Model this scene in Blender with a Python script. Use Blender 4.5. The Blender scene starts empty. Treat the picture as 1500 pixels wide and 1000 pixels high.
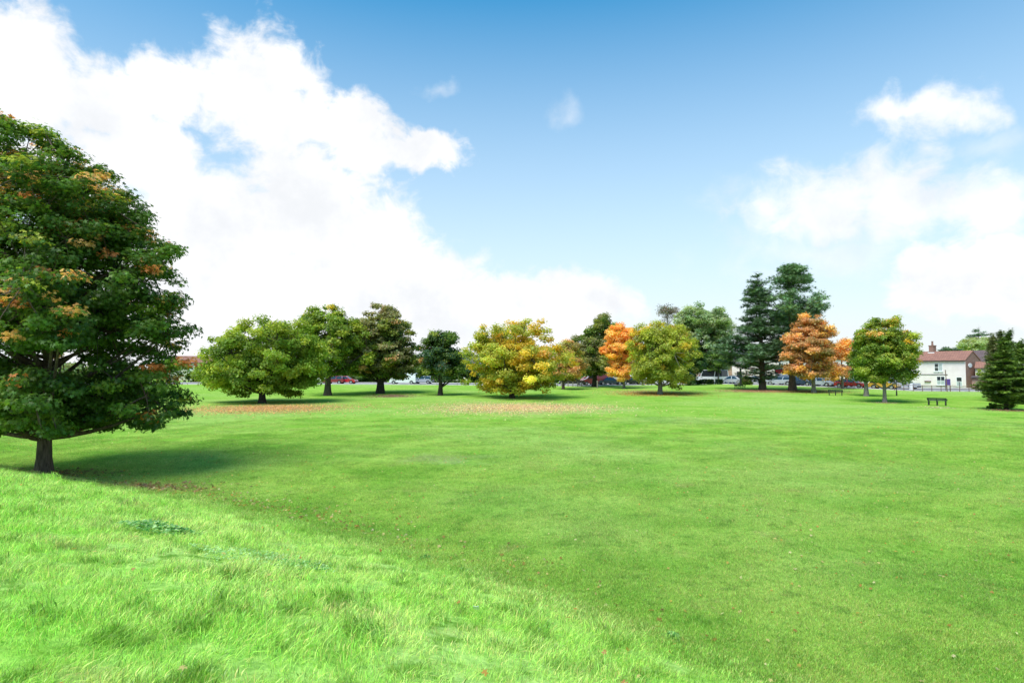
import bpy, bmesh, math, random
import numpy as np
from mathutils import Vector, Matrix
R = math.radians
sc = bpy.context.scene
COL = sc.collection

# ------------------------------------------------------------------ camera, sky, sun, exposure
EYE = 3.4                                   # eye height above the playing field (z = 0)
F = 900.0                                   # focal length in photo pixels (1500 wide)
PITCH = math.atan(40 / F)
cam = bpy.data.cameras.new("camera"); cam.sensor_width = 36; cam.lens = 36 * F / 1500
cam.clip_start = 0.05; cam.clip_end = 6000
camo = bpy.data.objects.new("camera", cam); COL.objects.link(camo)
camo.location = (0, 0, EYE); camo.rotation_euler = (math.pi / 2 + PITCH, 0, 0)
sc.camera = camo

SUN_EL, SUN_AZ = 58.0, -146.0                # azimuth: degrees from +Y towards +X
sl = bpy.data.lights.new("sun", 'SUN'); sl.energy = 1.7; sl.angle = R(38); sl.color = (1, .95, .86)
so = bpy.data.objects.new("sun", sl); COL.objects.link(so)
so.rotation_euler = (R(90 - SUN_EL), 0, R(180 - SUN_AZ))
sc.view_settings.view_transform = 'Standard'; sc.view_settings.look = 'None'
sc.view_settings.exposure = 1.62; sc.view_settings.gamma = 1.0
sc.cycles.use_denoising = True
sc.cycles.max_bounces = 8
sc.cycles.transparent_max_bounces = 8

class NT:
    """small helper to write node trees"""
    def __init__(s, nt): s.nt = nt
    def n(s, t, **kw):
        nd = s.nt.nodes.new(t)
        for k, v in kw.items(): setattr(nd, k, v)
        return nd
    def put(s, sock, v):
        if isinstance(v, bpy.types.NodeSocket): s.nt.links.new(v, sock)
        elif isinstance(v, (tuple, list)) and len(v) == 3 and sock.type == 'RGBA': sock.default_value = (*v, 1)
        else: sock.default_value = v
    def m(s, op, a, b=0.0, c=None, clamp=False):
        nd = s.n('ShaderNodeMath', operation=op, use_clamp=clamp)
        s.put(nd.inputs[0], a); s.put(nd.inputs[1], b)
        if c is not None: s.put(nd.inputs[2], c)
        return nd.outputs[0]
    def v(s, op, a, b=(0, 0, 0)):
        nd = s.n('ShaderNodeVectorMath', operation=op)
        s.put(nd.inputs[0], a); s.put(nd.inputs[1], b)
        return nd.outputs['Value'] if op in ('LENGTH', 'DOT_PRODUCT', 'DISTANCE') else nd.outputs[0]
    def mix(s, f, a, b, mode='MIX'):
        nd = s.n('ShaderNodeMix', data_type='RGBA', blend_type=mode)
        s.put(nd.inputs[0], f); s.put(nd.inputs[6], a); s.put(nd.inputs[7], b)
        return nd.outputs[2]
    def rng(s, x, a, b, c=0.0, d=1.0, smooth=True):
        nd = s.n('ShaderNodeMapRange', interpolation_type='SMOOTHSTEP' if smooth else 'LINEAR')
        s.put(nd.inputs[0], x)
        for i, q in enumerate((a, b, c, d)): s.put(nd.inputs[i + 1], q)
        return nd.outputs[0]
    def noise(s, vec, scale, detail=4, rough=.55, dist=0.0):
        nd = s.n('ShaderNodeTexNoise'); s.put(nd.inputs['Vector'], vec)
        nd.inputs['Scale'].default_value = scale; nd.inputs['Detail'].default_value = detail
        nd.inputs['Roughness'].default_value = rough; nd.inputs['Distortion'].default_value = dist
        return nd.outputs['Fac']

def ray(px, py):
    a, b = (px - 750) / F, (py - 500) / F
    c, s_ = math.cos(PITCH), math.sin(PITCH)
    return Vector((a, c + b * s_, s_ - b * c))
def pt(px, py, Y):
    d = ray(px, py); d = d * (Y / d.y)
    return Vector((d.x, d.y, d.z + EYE))

world = bpy.data.worlds.new("World"); sc.world = world; world.use_nodes = True
def build_world():
    w = NT(world.node_tree); w.nt.nodes.clear()
    sky = w.n('ShaderNodeTexSky', sky_type='NISHITA', sun_disc=False)
    sky.sun_elevation = R(SUN_EL); sky.sun_rotation = R(SUN_AZ)
    sky.air_density = 1.0; sky.dust_density = 0.3; sky.ozone_density = 1.6
    tc = w.n('ShaderNodeTexCoord')
    d = w.v('NORMALIZE', tc.outputs['Generated'])
    sep = w.n('ShaderNodeSeparateXYZ'); w.put(sep.inputs[0], d)
    X, Y, Z = sep.outputs
    az = w.m('MULTIPLY', w.m('ARCTAN2', X, Y), 180 / math.pi)
    el = w.m('MULTIPLY', w.m('ARCSINE', Z), 180 / math.pi)
    cmb = w.n('ShaderNodeCombineXYZ'); w.put(cmb.inputs[0], az); w.put(cmb.inputs[1], el)
    P = cmb.outputs[0]
    # wobble the lookup so cloud edges billow
    n1 = w.n('ShaderNodeTexNoise'); w.put(n1.inputs['Vector'], P); n1.inputs['Scale'].default_value = .16; n1.inputs['Detail'].default_value = 5; n1.inputs['Roughness'].default_value = .55
    off = w.v('MULTIPLY', w.v('SUBTRACT', n1.outputs['Color'], (.5, .5, .5)), (9, 7, 0))
    PW = w.v('ADD', P, off)
    fine = w.noise(w.v('MULTIPLY', P, (1, 1.25, 1)), .30, 9, .62, .4)
    def blobs(lst):
        acc = None
        for cx, cy, rx, ry in lst:
            r = ray(cx, cy).normalized()
            a0 = math.degrees(math.atan2(r.x, r.y)); e0 = math.degrees(math.asin(r.z))
            ra = math.degrees(math.atan2(ray(cx + rx, cy).x, ray(cx + rx, cy).y)) - a0
            re_ = math.degrees(ry / F) * math.cos(R(e0)) * math.cos(R(a0)) ** .6
            q = w.v('MULTIPLY', w.v('SUBTRACT', PW, (a0, e0, 0)), (1 / ra, 1 / re_, 0))
            b = w.m('SUBTRACT', 1.0, w.v('LENGTH', q))
            acc = b if acc is None else w.m('MAXIMUM', acc, b)
        return acc
    big = blobs([(190, 215, 120, 55), (235, 205, 70, 60), (-120, 80, 200, 210), (20, 110, 130, 110), (150, 140, 110, 70), (60, 260, 130, 70), (250, 120, 90, 60), (380, 110, 100, 70), (420, 180, 100, 80),
                 (530, 190, 90, 55), (620, 215, 70, 32), (300, 330, 200, 100), (450, 300, 140, 90), (530, 370, 120, 110),
                 (300, 440, 330, 140), (800, 450, 150, 62), (600, 460, 160, 110), (1440, 400, 130, 62), (1600, 420, 200, 110), (-300, 300, 350, 300), (1370, 410, 90, 45)])
    soft = blobs([(1440, 290, 95, 60), (1320, 275, 110, 60), (1200, 295, 150, 62), (1330, 290, 130, 62), (1370, 165, 105, 40), (1330, 165, 80, 26)])
    holes = blobs([(195, 168, 40, 14), (250, 240, 45, 9), (330, 240, 36, 10)])
    wisp = blobs([(1170, 290, 190, 60), (1200, 370, 260, 60)])
    faint = blobs([(822, 175, 32, 30), (650, 122, 34, 16), (1470, 200, 90, 26)])
    f1 = w.rng(fine, .25, .75, -.34, .34, False)
    dens = w.rng(w.m('SUBTRACT', w.m('ADD', big, f1), w.m('MULTIPLY', w.m('MAXIMUM', holes, 0.0), .02)), -.12, .42)
    wd = w.m('MULTIPLY', w.rng(w.m('ADD', wisp, w.m('MULTIPLY', f1, 1.2)), -.05, 1.25), .55)
    wd = w.m('MAXIMUM', wd, w.m('MULTIPLY', w.rng(w.m('ADD', soft, w.m('MULTIPLY', f1, 1.1)), -.18, .72), .88))
    dens = w.m('MAXIMUM', dens, wd)
    dens = w.m('MAXIMUM', dens, w.m('MULTIPLY', w.rng(w.m('ADD', faint, w.m('MULTIPLY', f1, .9)), -.1, 1.15), .34))
    veil = w.rng(el, 34.0, 3.0, 0.0, 1.0, False)            # thin high cloud towards the horizon
    veil = w.m('MULTIPLY', w.m('POWER', w.m('MAXIMUM', veil, 0.0), 1.08), .95)
    shade = w.noise(P, .12, 6, .6)
    cl = w.mix(w.rng(shade, .38, .68), (4.6, 4.62, 4.7), (3.8, 3.9, 4.05))
    hs = w.n('ShaderNodeHueSaturation'); hs.inputs['Saturation'].default_value = 1.22; hs.inputs['Value'].default_value = 1.35; hs.inputs['Hue'].default_value = .495
    w.put(hs.inputs['Color'], sky.outputs[0])
    base = w.mix(veil, w.mix(1.0, hs.outputs[0], (.09, .66, .69), 'MULTIPLY'), (3.95, 3.95, 4.1))
    col = w.mix(dens, base, cl)
    below = w.rng(el, -1.0, 0.0)
    col = w.mix(below, (2, 2.2, 1.8), col)
    bg = w.n('ShaderNodeBackground'); w.put(bg.inputs[0], col); bg.inputs[1].default_value = 0.078
    out = w.n('ShaderNodeOutputWorld'); w.put(out.inputs[0], bg.outputs[0])
build_world()

# ------------------------------------------------------------------ helpers
def tag(o, label=None, cat=None, group=None, kind=None):
    if label: o['label'] = label
    if cat: o['category'] = cat
    if group: o['group'] = group
    if kind: o['kind'] = kind
    return o
def thing(name, loc, label, cat, group=None, rz=0.0):
    o = bpy.data.objects.new(name, None); COL.objects.link(o)
    o.location = loc; o.rotation_euler = (0, 0, rz); o.empty_display_size = .2
    return tag(o, label, cat, group)
def link(name, me, mat=None, parent=None, link_it=True):
    o = bpy.data.objects.new(name, me)
    if mat: me.materials.append(mat)
    if link_it: COL.objects.link(o)
    if parent: o.parent = parent
    return o
def np_mesh(name, V, faces_flat, loop_tot, cols=None, smooth=False):
    me = bpy.data.meshes.new(name)
    V = np.asarray(V, dtype=np.float32); faces_flat = np.asarray(faces_flat, dtype=np.int32)
    loop_tot = np.asarray(loop_tot, dtype=np.int32)
    me.vertices.add(len(V)); me.vertices.foreach_set('co', V.ravel())
    me.loops.add(len(faces_flat)); me.loops.foreach_set('vertex_index', faces_flat)
    me.polygons.add(len(loop_tot))
    st = np.concatenate([[0], np.cumsum(loop_tot)[:-1]]).astype(np.int32)
    me.polygons.foreach_set('loop_start', st); me.polygons.foreach_set('loop_total', loop_tot)
    if smooth: me.polygons.foreach_set('use_smooth', np.ones(len(loop_tot), dtype=bool))
    me.update(calc_edges=True)
    if cols is not None:
        a = me.color_attributes.new('tint', 'FLOAT_COLOR', 'POINT')
        a.data.foreach_set('color', np.concatenate([cols, np.ones((len(cols), 1))], 1).astype(np.float32).ravel())
    return me

class MB:
    """collects simple solids and links them as one mesh object"""
    def __init__(s): s.V = []; s.Fc = []; s.off = 0
    def add(s, V, Fc):
        s.V += [tuple(v) for v in V]; s.Fc += [[i + s.off for i in f] for f in Fc]; s.off += len(V); return s
    def box(s, x0, x1, y0, y1, z0, z1):
        V = [(x, y, z) for z in (z0, z1) for y in (y0, y1) for x in (x0, x1)]
        return s.add(V, [(0, 2, 3, 1), (4, 5, 7, 6), (0, 1, 5, 4), (2, 6, 7, 3), (0, 4, 6, 2), (1, 3, 7, 5)])
    def hexa(s, pts):   # 8 points: bottom 4 ccw, top 4 ccw
        return s.add(pts, [(3, 2, 1, 0), (4, 5, 6, 7), (0, 1, 5, 4), (1, 2, 6, 5), (2, 3, 7, 6), (3, 0, 4, 7)])
    def prism(s, prof, y0, y1):      # prof in x,z
        n = len(prof)
        V = [(x, y0, z) for x, z in prof] + [(x, y1, z) for x, z in prof]
        return s.add(V, [list(range(n)), list(range(2 * n - 1, n - 1, -1))] + [(i, i + n, (i + 1) % n + n, (i + 1) % n) for i in range(n)])
    def cyl(s, p0, p1, r0, r1=None, k=10):
        r1 = r0 if r1 is None else r1
        p0, p1 = Vector(p0), Vector(p1); d = (p1 - p0).normalized()
        u = d.orthogonal().normalized(); v = d.cross(u)
        V = [p0 + (u * math.cos(t) + v * math.sin(t)) * r0 for t in [2 * math.pi * i / k for i in range(k)]]
        V += [p1 + (u * math.cos(t) + v * math.sin(t)) * r1 for t in [2 * math.pi * i / k for i in range(k)]]
        return s.add(V, [list(range(k - 1, -1, -1)), list(range(k, 2 * k))] + [(i, (i + 1) % k, (i + 1) % k + k, i + k) for i in range(k)])
    def build(s, name, mat, parent=None, bevel=0.0):
        me = bpy.data.meshes.new(name); me.from_pydata(s.V, [], s.Fc)
        bm = bmesh.new(); bm.from_mesh(me)
        bmesh.ops.recalc_face_normals(bm, faces=bm.faces)
        if bevel > 0: bmesh.ops.bevel(bm, geom=list(bm.edges), offset=bevel, segments=2, affect='EDGES', clamp_overlap=True)
        bm.to_mesh(me); bm.free(); me.update()
        return link(name, me, mat, parent)

def tubes(paths, sides=6):
    """paths: list of (points Nx3, radii N) -> V, faces_flat, loop_tot"""
    V = []; Fl = []; n0 = 0
    for P, r, k in paths:
        P = np.asarray(P, float); n = len(P)
        T = np.gradient(P, axis=0); T /= np.linalg.norm(T, axis=1)[:, None] + 1e-9
        ref = np.array([1., 0, 0]) if abs(T[0, 0]) < .8 else np.array([0, 1., 0])
        U = np.cross(T, ref); U /= np.linalg.norm(U, axis=1)[:, None] + 1e-9
        W = np.cross(T, U)
        a = np.arange(k) * 2 * np.pi / k
        ring = P[:, None, :] + np.asarray(r)[:, None, None] * (np.cos(a)[None, :, None] * U[:, None, :] + np.sin(a)[None, :, None] * W[:, None, :])
        V.append(ring.reshape(-1, 3))
        i = np.arange(n - 1)[:, None] * k + np.arange(k)[None, :]
        j = np.arange(n - 1)[:, None] * k + (np.arange(k)[None, :] + 1) % k
        Fl.append((np.stack([i, j, j + k, i + k], -1).reshape(-1, 4) + n0)); n0 += n * k
    V = np.concatenate(V); Fl = np.concatenate(Fl)
    return V, Fl.ravel(), np.full(len(Fl), 4)

# ------------------------------------------------------------------ materials
def mat(name):
    m = bpy.data.materials.new(name); m.use_nodes = True
    w = NT(m.node_tree); w.nt.nodes.clear()
    out = w.n('ShaderNodeOutputMaterial')
    return m, w, out
def plain(name, col, rough=.6, metal=0.0, noise=.0, scale=4, col2=None, bump=0.0, bscale=None, spec=.5, coat=0):
    m, w, out = mat(name)
    b = w.n('ShaderNodeBsdfPrincipled')
    b.inputs['Roughness'].default_value = rough; b.inputs['Metallic'].default_value = metal
    b.inputs['Specular IOR Level'].default_value = spec; b.inputs['Coat Weight'].default_value = coat
    tc = w.n('ShaderNodeTexCoord').outputs['Object']
    if noise or col2:
        f = w.rng(w.noise(tc, scale, 6, .6), .3, .7)
        c2 = col2 or tuple(x * (1 - noise) for x in col)
        w.put(b.inputs['Base Color'], w.mix(f, col, c2))
    else: b.inputs['Base Color'].default_value = (*col, 1)
    if bump:
        bn = w.n('ShaderNodeBump'); bn.inputs['Strength'].default_value = bump
        w.put(bn.inputs['Height'], w.noise(tc, bscale or scale * 4, 5, .6)); w.put(b.inputs['Normal'], bn.outputs[0])
    w.put(out.inputs[0], b.outputs[0])
    return m
def leaf_mat(name, trans=.48, gloss=.02, rough=.45):
    m, w, out = mat(name)
    at = w.n('ShaderNodeAttribute', attribute_name='tint').outputs['Color']
    geo = w.n('ShaderNodeNewGeometry')
    d = w.n('ShaderNodeBsdfDiffuse'); w.put(d.inputs[0], at)
    t = w.n('ShaderNodeBsdfTranslucent'); w.put(t.inputs[0], w.mix(1.0, at, (1.5, 1.45, .8), 'MULTIPLY'))
    g = w.n('ShaderNodeBsdfGlossy'); g.inputs['Roughness'].default_value = rough; g.inputs[0].default_value = (.8, .85, .8, 1)
    m1 = w.n('ShaderNodeMixShader'); m1.inputs[0].default_value = trans
    w.put(m1.inputs[1], d.outputs[0]); w.put(m1.inputs[2], t.outputs[0])
    m2 = w.n('ShaderNodeMixShader'); m2.inputs[0].default_value = gloss
    w.put(m2.inputs[1], m1.outputs[0]); w.put(m2.inputs[2], g.outputs[0])
    w.put(out.inputs[0], m2.outputs[0])
    return m
M_LEAF = leaf_mat('foliage'); M_NEEDLE = leaf_mat('needles', .15, .05)
def bark(name, c1, c2, sc_=6):
    m, w, out = mat(name)
    b = w.n('ShaderNodeBsdfPrincipled'); b.inputs['Roughness'].default_value = .9; b.inputs['Specular IOR Level'].default_value = .2
    tc = w.n('ShaderNodeTexCoord').outputs['Object']
    v = w.v('MULTIPLY', tc, (1, 1, .18))
    n = w.noise(v, sc_ * 3, 6, .65)
    big = w.noise(tc, sc_ * .5, 3, .6)
    c = w.mix(w.rng(n, .3, .7), c1, c2)
    c = w.mix(w.m('MULTIPLY', w.rng(big, .52, .7), .45), c, (.09, .12, .06))
    w.put(b.inputs['Base Color'], c)
    bn = w.n('ShaderNodeBump'); bn.inputs['Strength'].default_value = .8; bn.inputs['Distance'].default_value = .04
    w.put(bn.inputs['Height'], n); w.put(b.inputs['Normal'], bn.outputs[0])
    w.put(out.inputs[0], b.outputs[0])
    return m
M_BARK = bark('bark_brown', (.05, .035, .025), (.15, .11, .085))
M_BARKD = bark('bark_dark', (.025, .02, .018), (.07, .055, .045))
M_BARKG = bark('bark_grey', (.12, .10, .085), (.30, .27, .24))
M_BARKW = bark('bark_birch', (.22, .2, .18), (.62, .60, .56))

# ------------------------------------------------------------------ terrain
EDGE_PX = np.array([-400, 200, 470, 600, 850, 1050, 1150, 1250, 1340, 1445, 1900.])
EDGE_Y = np.array([112, 112, 112, 110, 106, 108, 102, 93, 87, 84, 78.])
EDGE_PY = np.array([563, 563, 563, 563.5, 565.5, 562.5, 565, 569, 573, 574, 574.])
ETAN = (EDGE_PX - 750) / F
EZ = np.array([pt(750, y, Y).z for y, Y in zip(EDGE_PY, EDGE_Y)])
def edge_y(t): return np.interp(t, ETAN, EDGE_Y)
def edge_z(t): return np.interp(t, ETAN, EZ)
def sstep(a, b, x):
    t = np.clip((x - a) / (b - a), 0, 1); return t * t * (3 - 2 * t)
def bank_s(x, y): return .572 * x + .82 * y
def bank_toe(u):
    return np.interp(u, [-60, -24, -18, -14, -10, -6, -4, -2, 4, 10, 40], [7.0, 7.1, 8.0, 8.5, 8.3, 8.1, 7.7, 7.2, 6.5, 5.6, 5.0])
def bank_rel(x, y):
    u = .82 * x - .572 * y; return bank_s(x, y) / bank_toe(u)      # 0 at the crest, 1 at the toe
def Hf(x, y):
    x = np.asarray(x, float); y = np.asarray(y, float)
    yy = np.maximum(y, 1.0); t = x / yy
    r = y / edge_y(t)
    front = edge_z(t) * sstep(.55, 1.0, r) * (y > 1)
    q = np.clip(bank_rel(x, y), 0, 1.15)
    b = 1.75 * np.clip(1 - q ** 1.5, 0, 1)
    b = b + .05 * np.exp(-((q - 1) / .1) ** 2)
    lump = .03 * np.sin(x * 1.7 + 1.3 * np.sin(y * .9)) * np.sin(y * 1.3 + .7) * np.clip(1.1 - q, 0, 1)
    und = .05 * np.sin(x * .21 + .5) * np.sin(y * .17) * np.clip((y - 8) / 10, 0, 1) * (1 - sstep(.6, .9, r))
    return front + b + lump + und
def ground(px, py):
    d = ray(px, py); lo = None
    for i in range(4000):
        Y = 1.5 * (1.0016 ** i)
        q = d * (Y / d.y)
        if q.z + EYE <= float(Hf(q.x, q.y)): return Vector((q.x, q.y, float(Hf(q.x, q.y))))
        if Y > 130: break
    Y = float(edge_y(d.x / d.y)); return Vector((d.x / d.y * Y, Y, float(Hf(d.x / d.y * Y, Y))))
def at(px, Y, sink=0.0):
    x = (px - 750) / F * Y * 1.0; x = pt(px, 560, Y).x
    return Vector((x, Y, float(Hf(x, Y)) - sink))

# litter patches: x, y, rx, ry, strength, colour
G = ground
def lp(px, py, rpx, ry, st, col):
    g = G(px, py); return (g.x, g.y, rpx / F * g.y, ry, st, col)
LIT = [lp(392, 598, 112, 6.5, 1.0, (.50, .30, .14)), lp(760, 597, 128, 7.5, 1.0, (.60, .42, .24)), lp(965, 577, 62, 5.0, .85, (.36, .20, .06)),
       lp(1108, 572.5, 52, 4.0, .95, (.36, .20, .13)), lp(1180, 573, 50, 5, .75, (.30, .19, .08)), lp(575, 580, 40, 4, .6, (.22, .13, .10)),
       lp(60, 694, 75, 1.0, 1.0, (.16, .10, .07)), lp(210, 713, 120, .8, .7, (.20, .14, .07)), lp(650, 672, 60, 1.3, .5, (.42, .38, .25)),
       lp(940, 574, 60, 5, .45, (.42, .33, .14)), lp(1296, 590, 22, 1.2, .6, (.35, .27, .18)), lp(1374, 597, 26, 1.4, .5, (.42, .40, .22)), lp(1475, 601, 32, 1.6, .8, (.22, .14, .08)),
       lp(640, 592, 330, 7, .30, (.40, .36, .13)), lp(1000, 615, 90, 3, .35, (.42, .42, .22)), lp(1100, 660, 60, 3, .2, (.42, .42, .22))]

def grass_colour(w, near):
    """world-position colour field shared by the ground sheet and the blades"""
    P = w.n('ShaderNodeNewGeometry').outputs['Position']
    P2 = w.v('MULTIPLY', P, (1, 1, 0))
    big = w.noise(P2, .055, 4, .6); mid = w.noise(P2, .35, 5, .6, .3); sm = w.noise(P2, 2.2, 5, .65)
    c = w.mix(w.rng(mid, .32, .68), (.215, .42, .048), (.35, .52, .09))
    c = w.mix(w.m('MULTIPLY', w.rng(big, .42, .66), .75), c, (.38, .53, .14))
    c = w.mix(w.m('MULTIPLY', w.rng(sm, .50, .68), .45), c, (.085, .235, .02))
    c = w.mix(w.m('MULTIPLY', w.rng(w.noise(w.v('ADD', P2, (9, 53, 0)), .75, 6, .7), .56, .72), .5), c, (.38, .38, .13))
    sep = w.n('ShaderNodeSeparateXYZ'); w.put(sep.inputs[0], P)
    # long grass on the bank is paler
    s = w.m('ADD', w.m('MULTIPLY', sep.outputs[0], .572), w.m('MULTIPLY', sep.outputs[1], .82))
    bankm = w.rng(sep.outputs[2], .12, .5)
    bankm = w.m('MULTIPLY', bankm, w.rng(sep.outputs[1], 22.0, 20.0) if False else w.rng(s, 12.0, 9.5))
    pale = w.mix(w.rng(mid, .35, .65), (.39, .72, .11), (.60, .82, .24))
    pale = w.mix(w.m('MULTIPLY', w.rng(sm, .48, .64), .85), pale, (.15, .35, .022))
    pale = w.mix(w.m('MULTIPLY', w.rng(w.noise(w.v('ADD', P2, (31, 7, 0)), .9, 4, .6), .55, .75), .55), pale, (.55, .55, .22))
    c = w.mix(bankm, c, pale)
    lit = w.noise(P2, 5.5, 3, .7)
    edge = w.noise(P2, .8, 4, .6)
    for x, y, rx, ry, st, col in LIT:
        q = w.v('MULTIPLY', w.v('SUBTRACT', P2, (x, y, 0)), (1 / rx, 1 / ry, 0))
        d = w.m('ADD', w.v('LENGTH', q), w.m('MULTIPLY', w.m('SUBTRACT', edge, .5), 2.4))
        f = w.m('MULTIPLY', w.rng(d, 1.5, .3), st)
        f = w.m('MULTIPLY', f, w.rng(lit, .36, .6, .12, 1.0))
        if near: f = w.m('MULTIPLY', f, .7)
        c = w.mix(f, c, col)
    return c, P2
def ground_material():
    m, w, out = mat('grass_ground')
    c, P2 = grass_colour(w, False)
    fine = w.noise(P2, 9, 6, .7)
    streak = w.noise(w.v('MULTIPLY', P2, (1, .45, 0)), 3.2, 6, .7)
    c = w.mix(w.m('MULTIPLY', w.rng(fine, .38, .62), .7), c, w.mix(1.0, c, (.50, .62, .5), 'MULTIPLY'))
    c = w.mix(w.m('MULTIPLY', w.rng(streak, .5, .68), .6), c, w.mix(1.0, c, (.55, .66, .5), 'MULTIPLY'))
    b = w.n('ShaderNodeBsdfDiffuse'); w.put(b.inputs[0], c)
    bn = w.n('ShaderNodeBump'); bn.inputs['Strength'].default_value = .7; bn.inputs['Distance'].default_value = .06
    w.put(bn.inputs['Height'], w.noise(P2, 14, 6, .75)); w.put(b.inputs['Normal'], bn.outputs[0])
    w.put(out.inputs[0], b.outputs[0])
    return m
M_GROUND = ground_material()
def blade_material(name, mul, gloss):
    m, w, out = mat(name)
    c, P2 = grass_colour(w, True)
    at_ = w.n('ShaderNodeAttribute', attribute_name='tint').outputs['Color']
    c = w.mix(1.0, w.mix(1.0, c, at_, 'MULTIPLY'), mul, 'MULTIPLY')
    d = w.n('ShaderNodeBsdfDiffuse'); w.put(d.inputs[0], c)
    t = w.n('ShaderNodeBsdfTranslucent'); w.put(t.inputs[0], c)
    g = w.n('ShaderNodeBsdfGlossy'); g.inputs['Roughness'].default_value = .4
    m1 = w.n('ShaderNodeMixShader'); m1.inputs[0].default_value = .42
    w.put(m1.inputs[1], d.outputs[0]); w.put(m1.inputs[2], t.outputs[0])
    m2 = w.n('ShaderNodeMixShader'); m2.inputs[0].default_value = gloss
    w.put(m2.inputs[1], m1.outputs[0]); w.put(m2.inputs[2], g.outputs[0])
    w.put(out.inputs[0], m2.outputs[0])
    return m

def build_terrain():
    rad = np.concatenate([[0.0], 0.6 * 1.035 ** np.arange(0, 165)])
    rad = np.concatenate([rad, [250, 320, 450, 700, 1200, 2500, 4500]])
    rad = np.unique(rad[(rad < 200) | (rad > 240)])
    ang = np.concatenate([np.linspace(-52, 52, 261), np.linspace(56, 304, 60)])
    a = np.radians(ang)
    Rr, A = np.meshgrid(rad[1:], a, indexing='ij')
    X = Rr * np.sin(A); Yc = Rr * np.cos(A)
    Z = Hf(X, Yc)
    V = np.concatenate([[[0, 0, float(Hf(0, 0))]], np.stack([X, Yc, Z], -1).reshape(-1, 3)])
    n, k = len(rad) - 1, len(ang)
    i = (np.arange(n - 1)[:, None] * k + np.arange(k)[None, :]); j = (np.arange(n - 1)[:, None] * k + (np.arange(k)[None, :] + 1) % k)
    q = np.stack([i, i + k, j + k, j], -1).reshape(-1, 4)[:, ::-1] + 1
    tri = np.stack([np.zeros(k, int), np.arange(k) + 1, (np.arange(k) + 1) % k + 1], -1)[:, ::-1]
    # orientation: normals up
    me = np_mesh('ground', V, np.concatenate([q.ravel(), tri.ravel()]), np.concatenate([np.full(len(q), 4), np.full(len(tri), 3)]), smooth=True)
    o = link('ground', me, M_GROUND); tag(o, kind='structure')
    bm = bmesh.new(); bm.from_mesh(me); bm.normal_update()
    if sum(f.normal.z for f in list(bm.faces)[:200]) < 0: bmesh.ops.reverse_faces(bm, faces=bm.faces)
    bm.to_mesh(me); bm.free()
build_terrain()

def strip(name, m, d0, d1, h, lo=-100, hi=1800, kerb=.0):
    """a strip following the field edge, d0..d1 metres beyond it"""
    px = np.linspace(lo, hi, 160); t = (px - 750) / F
    V = []; Fc = []
    for k, (d, dz) in enumerate([(d0, -.3), (d0, h), (d1, h), (d1, -.3)]):
        Y = edge_y(t) + d; X = t * Y
        V.append(np.stack([X, Y, edge_z(t) + dz], -1))
    V = np.concatenate(V); n = len(px)
    Fl = []
    for k in range(3):
        i = np.arange(n - 1) + k * n
        Fl.append(np.stack([i, i + 1, i + 1 + n, i + n], -1))
    Fl = np.concatenate(Fl)
    o = link(name, np_mesh(name, V, Fl.ravel(), np.full(len(Fl), 4)), m)
    return tag(o, kind='structure')
M_PAVE = plain('paving', (.48, .45, .43), .85, noise=.25, scale=1.2)
M_ASPH = plain('asphalt', (.27, .26, .26), .85, noise=.3, scale=2.5)
M_PAINTW = plain('road_paint', (.75, .75, .72), .6)
strip('pavement', M_PAVE, .5, 1.3, .10)
strip('road', M_ASPH, 1.3, 11.5, .04)
strip('far_pavement', M_PAVE, 11.5, 13.5, .14)

# ------------------------------------------------------------------ trees
TPL = {
 'leaf': (np.array([(0, -.5, 0), (.34, 0, .09), (0, .5, 0), (-.34, 0, .09)]), [(0, 1, 2, 3)]),
 'willow': (np.array([(0, -.7, 0), (.16, 0, .04), (0, .7, -.1), (-.16, 0, .04)]), [(0, 1, 2, 3)]),
}
def _maple():
    V = [(0, 0, 0)]; tips = [(-90, .0)]
    angs = [-20, 35, 90, 145, 200]; L = [.38, .5, .58, .5, .38]
    for k, a in enumerate(angs):
        V.append((L[k] * math.cos(R(a)), L[k] * math.sin(R(a)), -.06))
    for a in (-60, 7, 62, 118, 173, 240):
        r = .24 if a not in (-60, 240) else .26
        V.append((r * math.cos(R(a)), r * math.sin(R(a)), .05))
    return np.array(V), [(0, 6 + k, 1 + k, 7 + k) for k in range(5)]
TPL['maple'] = _maple()
def _needle():
    V = []; Fc = []
    for k, a in enumerate((-70, -42, -15, 15, 42, 70, 180)):
        c, s = math.cos(R(a)), math.sin(R(a)); wv = .05
        n = len(V)
        V += [(-s * wv, c * wv, 0), (s * wv, -c * wv, 0), (c * .55, s * .55, .06 * (k % 3 - 1))]
        Fc.append((n, n + 1, n + 2))
    return np.array(V), Fc
TPL['needle'] = _needle()

def leaves_mesh(name, C, N, S, cols, shape, rs, along=None):
    T, Fc = TPL[shape]; k = len(T); n = len(C)
    N = N / (np.linalg.norm(N, axis=1)[:, None] + 1e-9)
    if along is None: along = rs.normal(size=(n, 3))
    U = along - (along * N).sum(1)[:, None] * N
    U /= np.linalg.norm(U, axis=1)[:, None] + 1e-9
    W = np.cross(N, U)
    V = C[:, None, :] + S[:, None, None] * (T[None, :, 0, None] * U[:, None] + T[None, :, 1, None] * W[:, None] + T[None, :, 2, None] * N[:, None])
    if shape == 'needle': pass
    fl = np.array([i for f in Fc for i in f]); lt = np.array([len(f) for f in Fc])
    FL = (fl[None, :] + (np.arange(n) * k)[:, None]).ravel()
    return np_mesh(name, V.reshape(-1, 3), FL, np.tile(lt, n), np.repeat(cols, k, axis=0))

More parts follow.
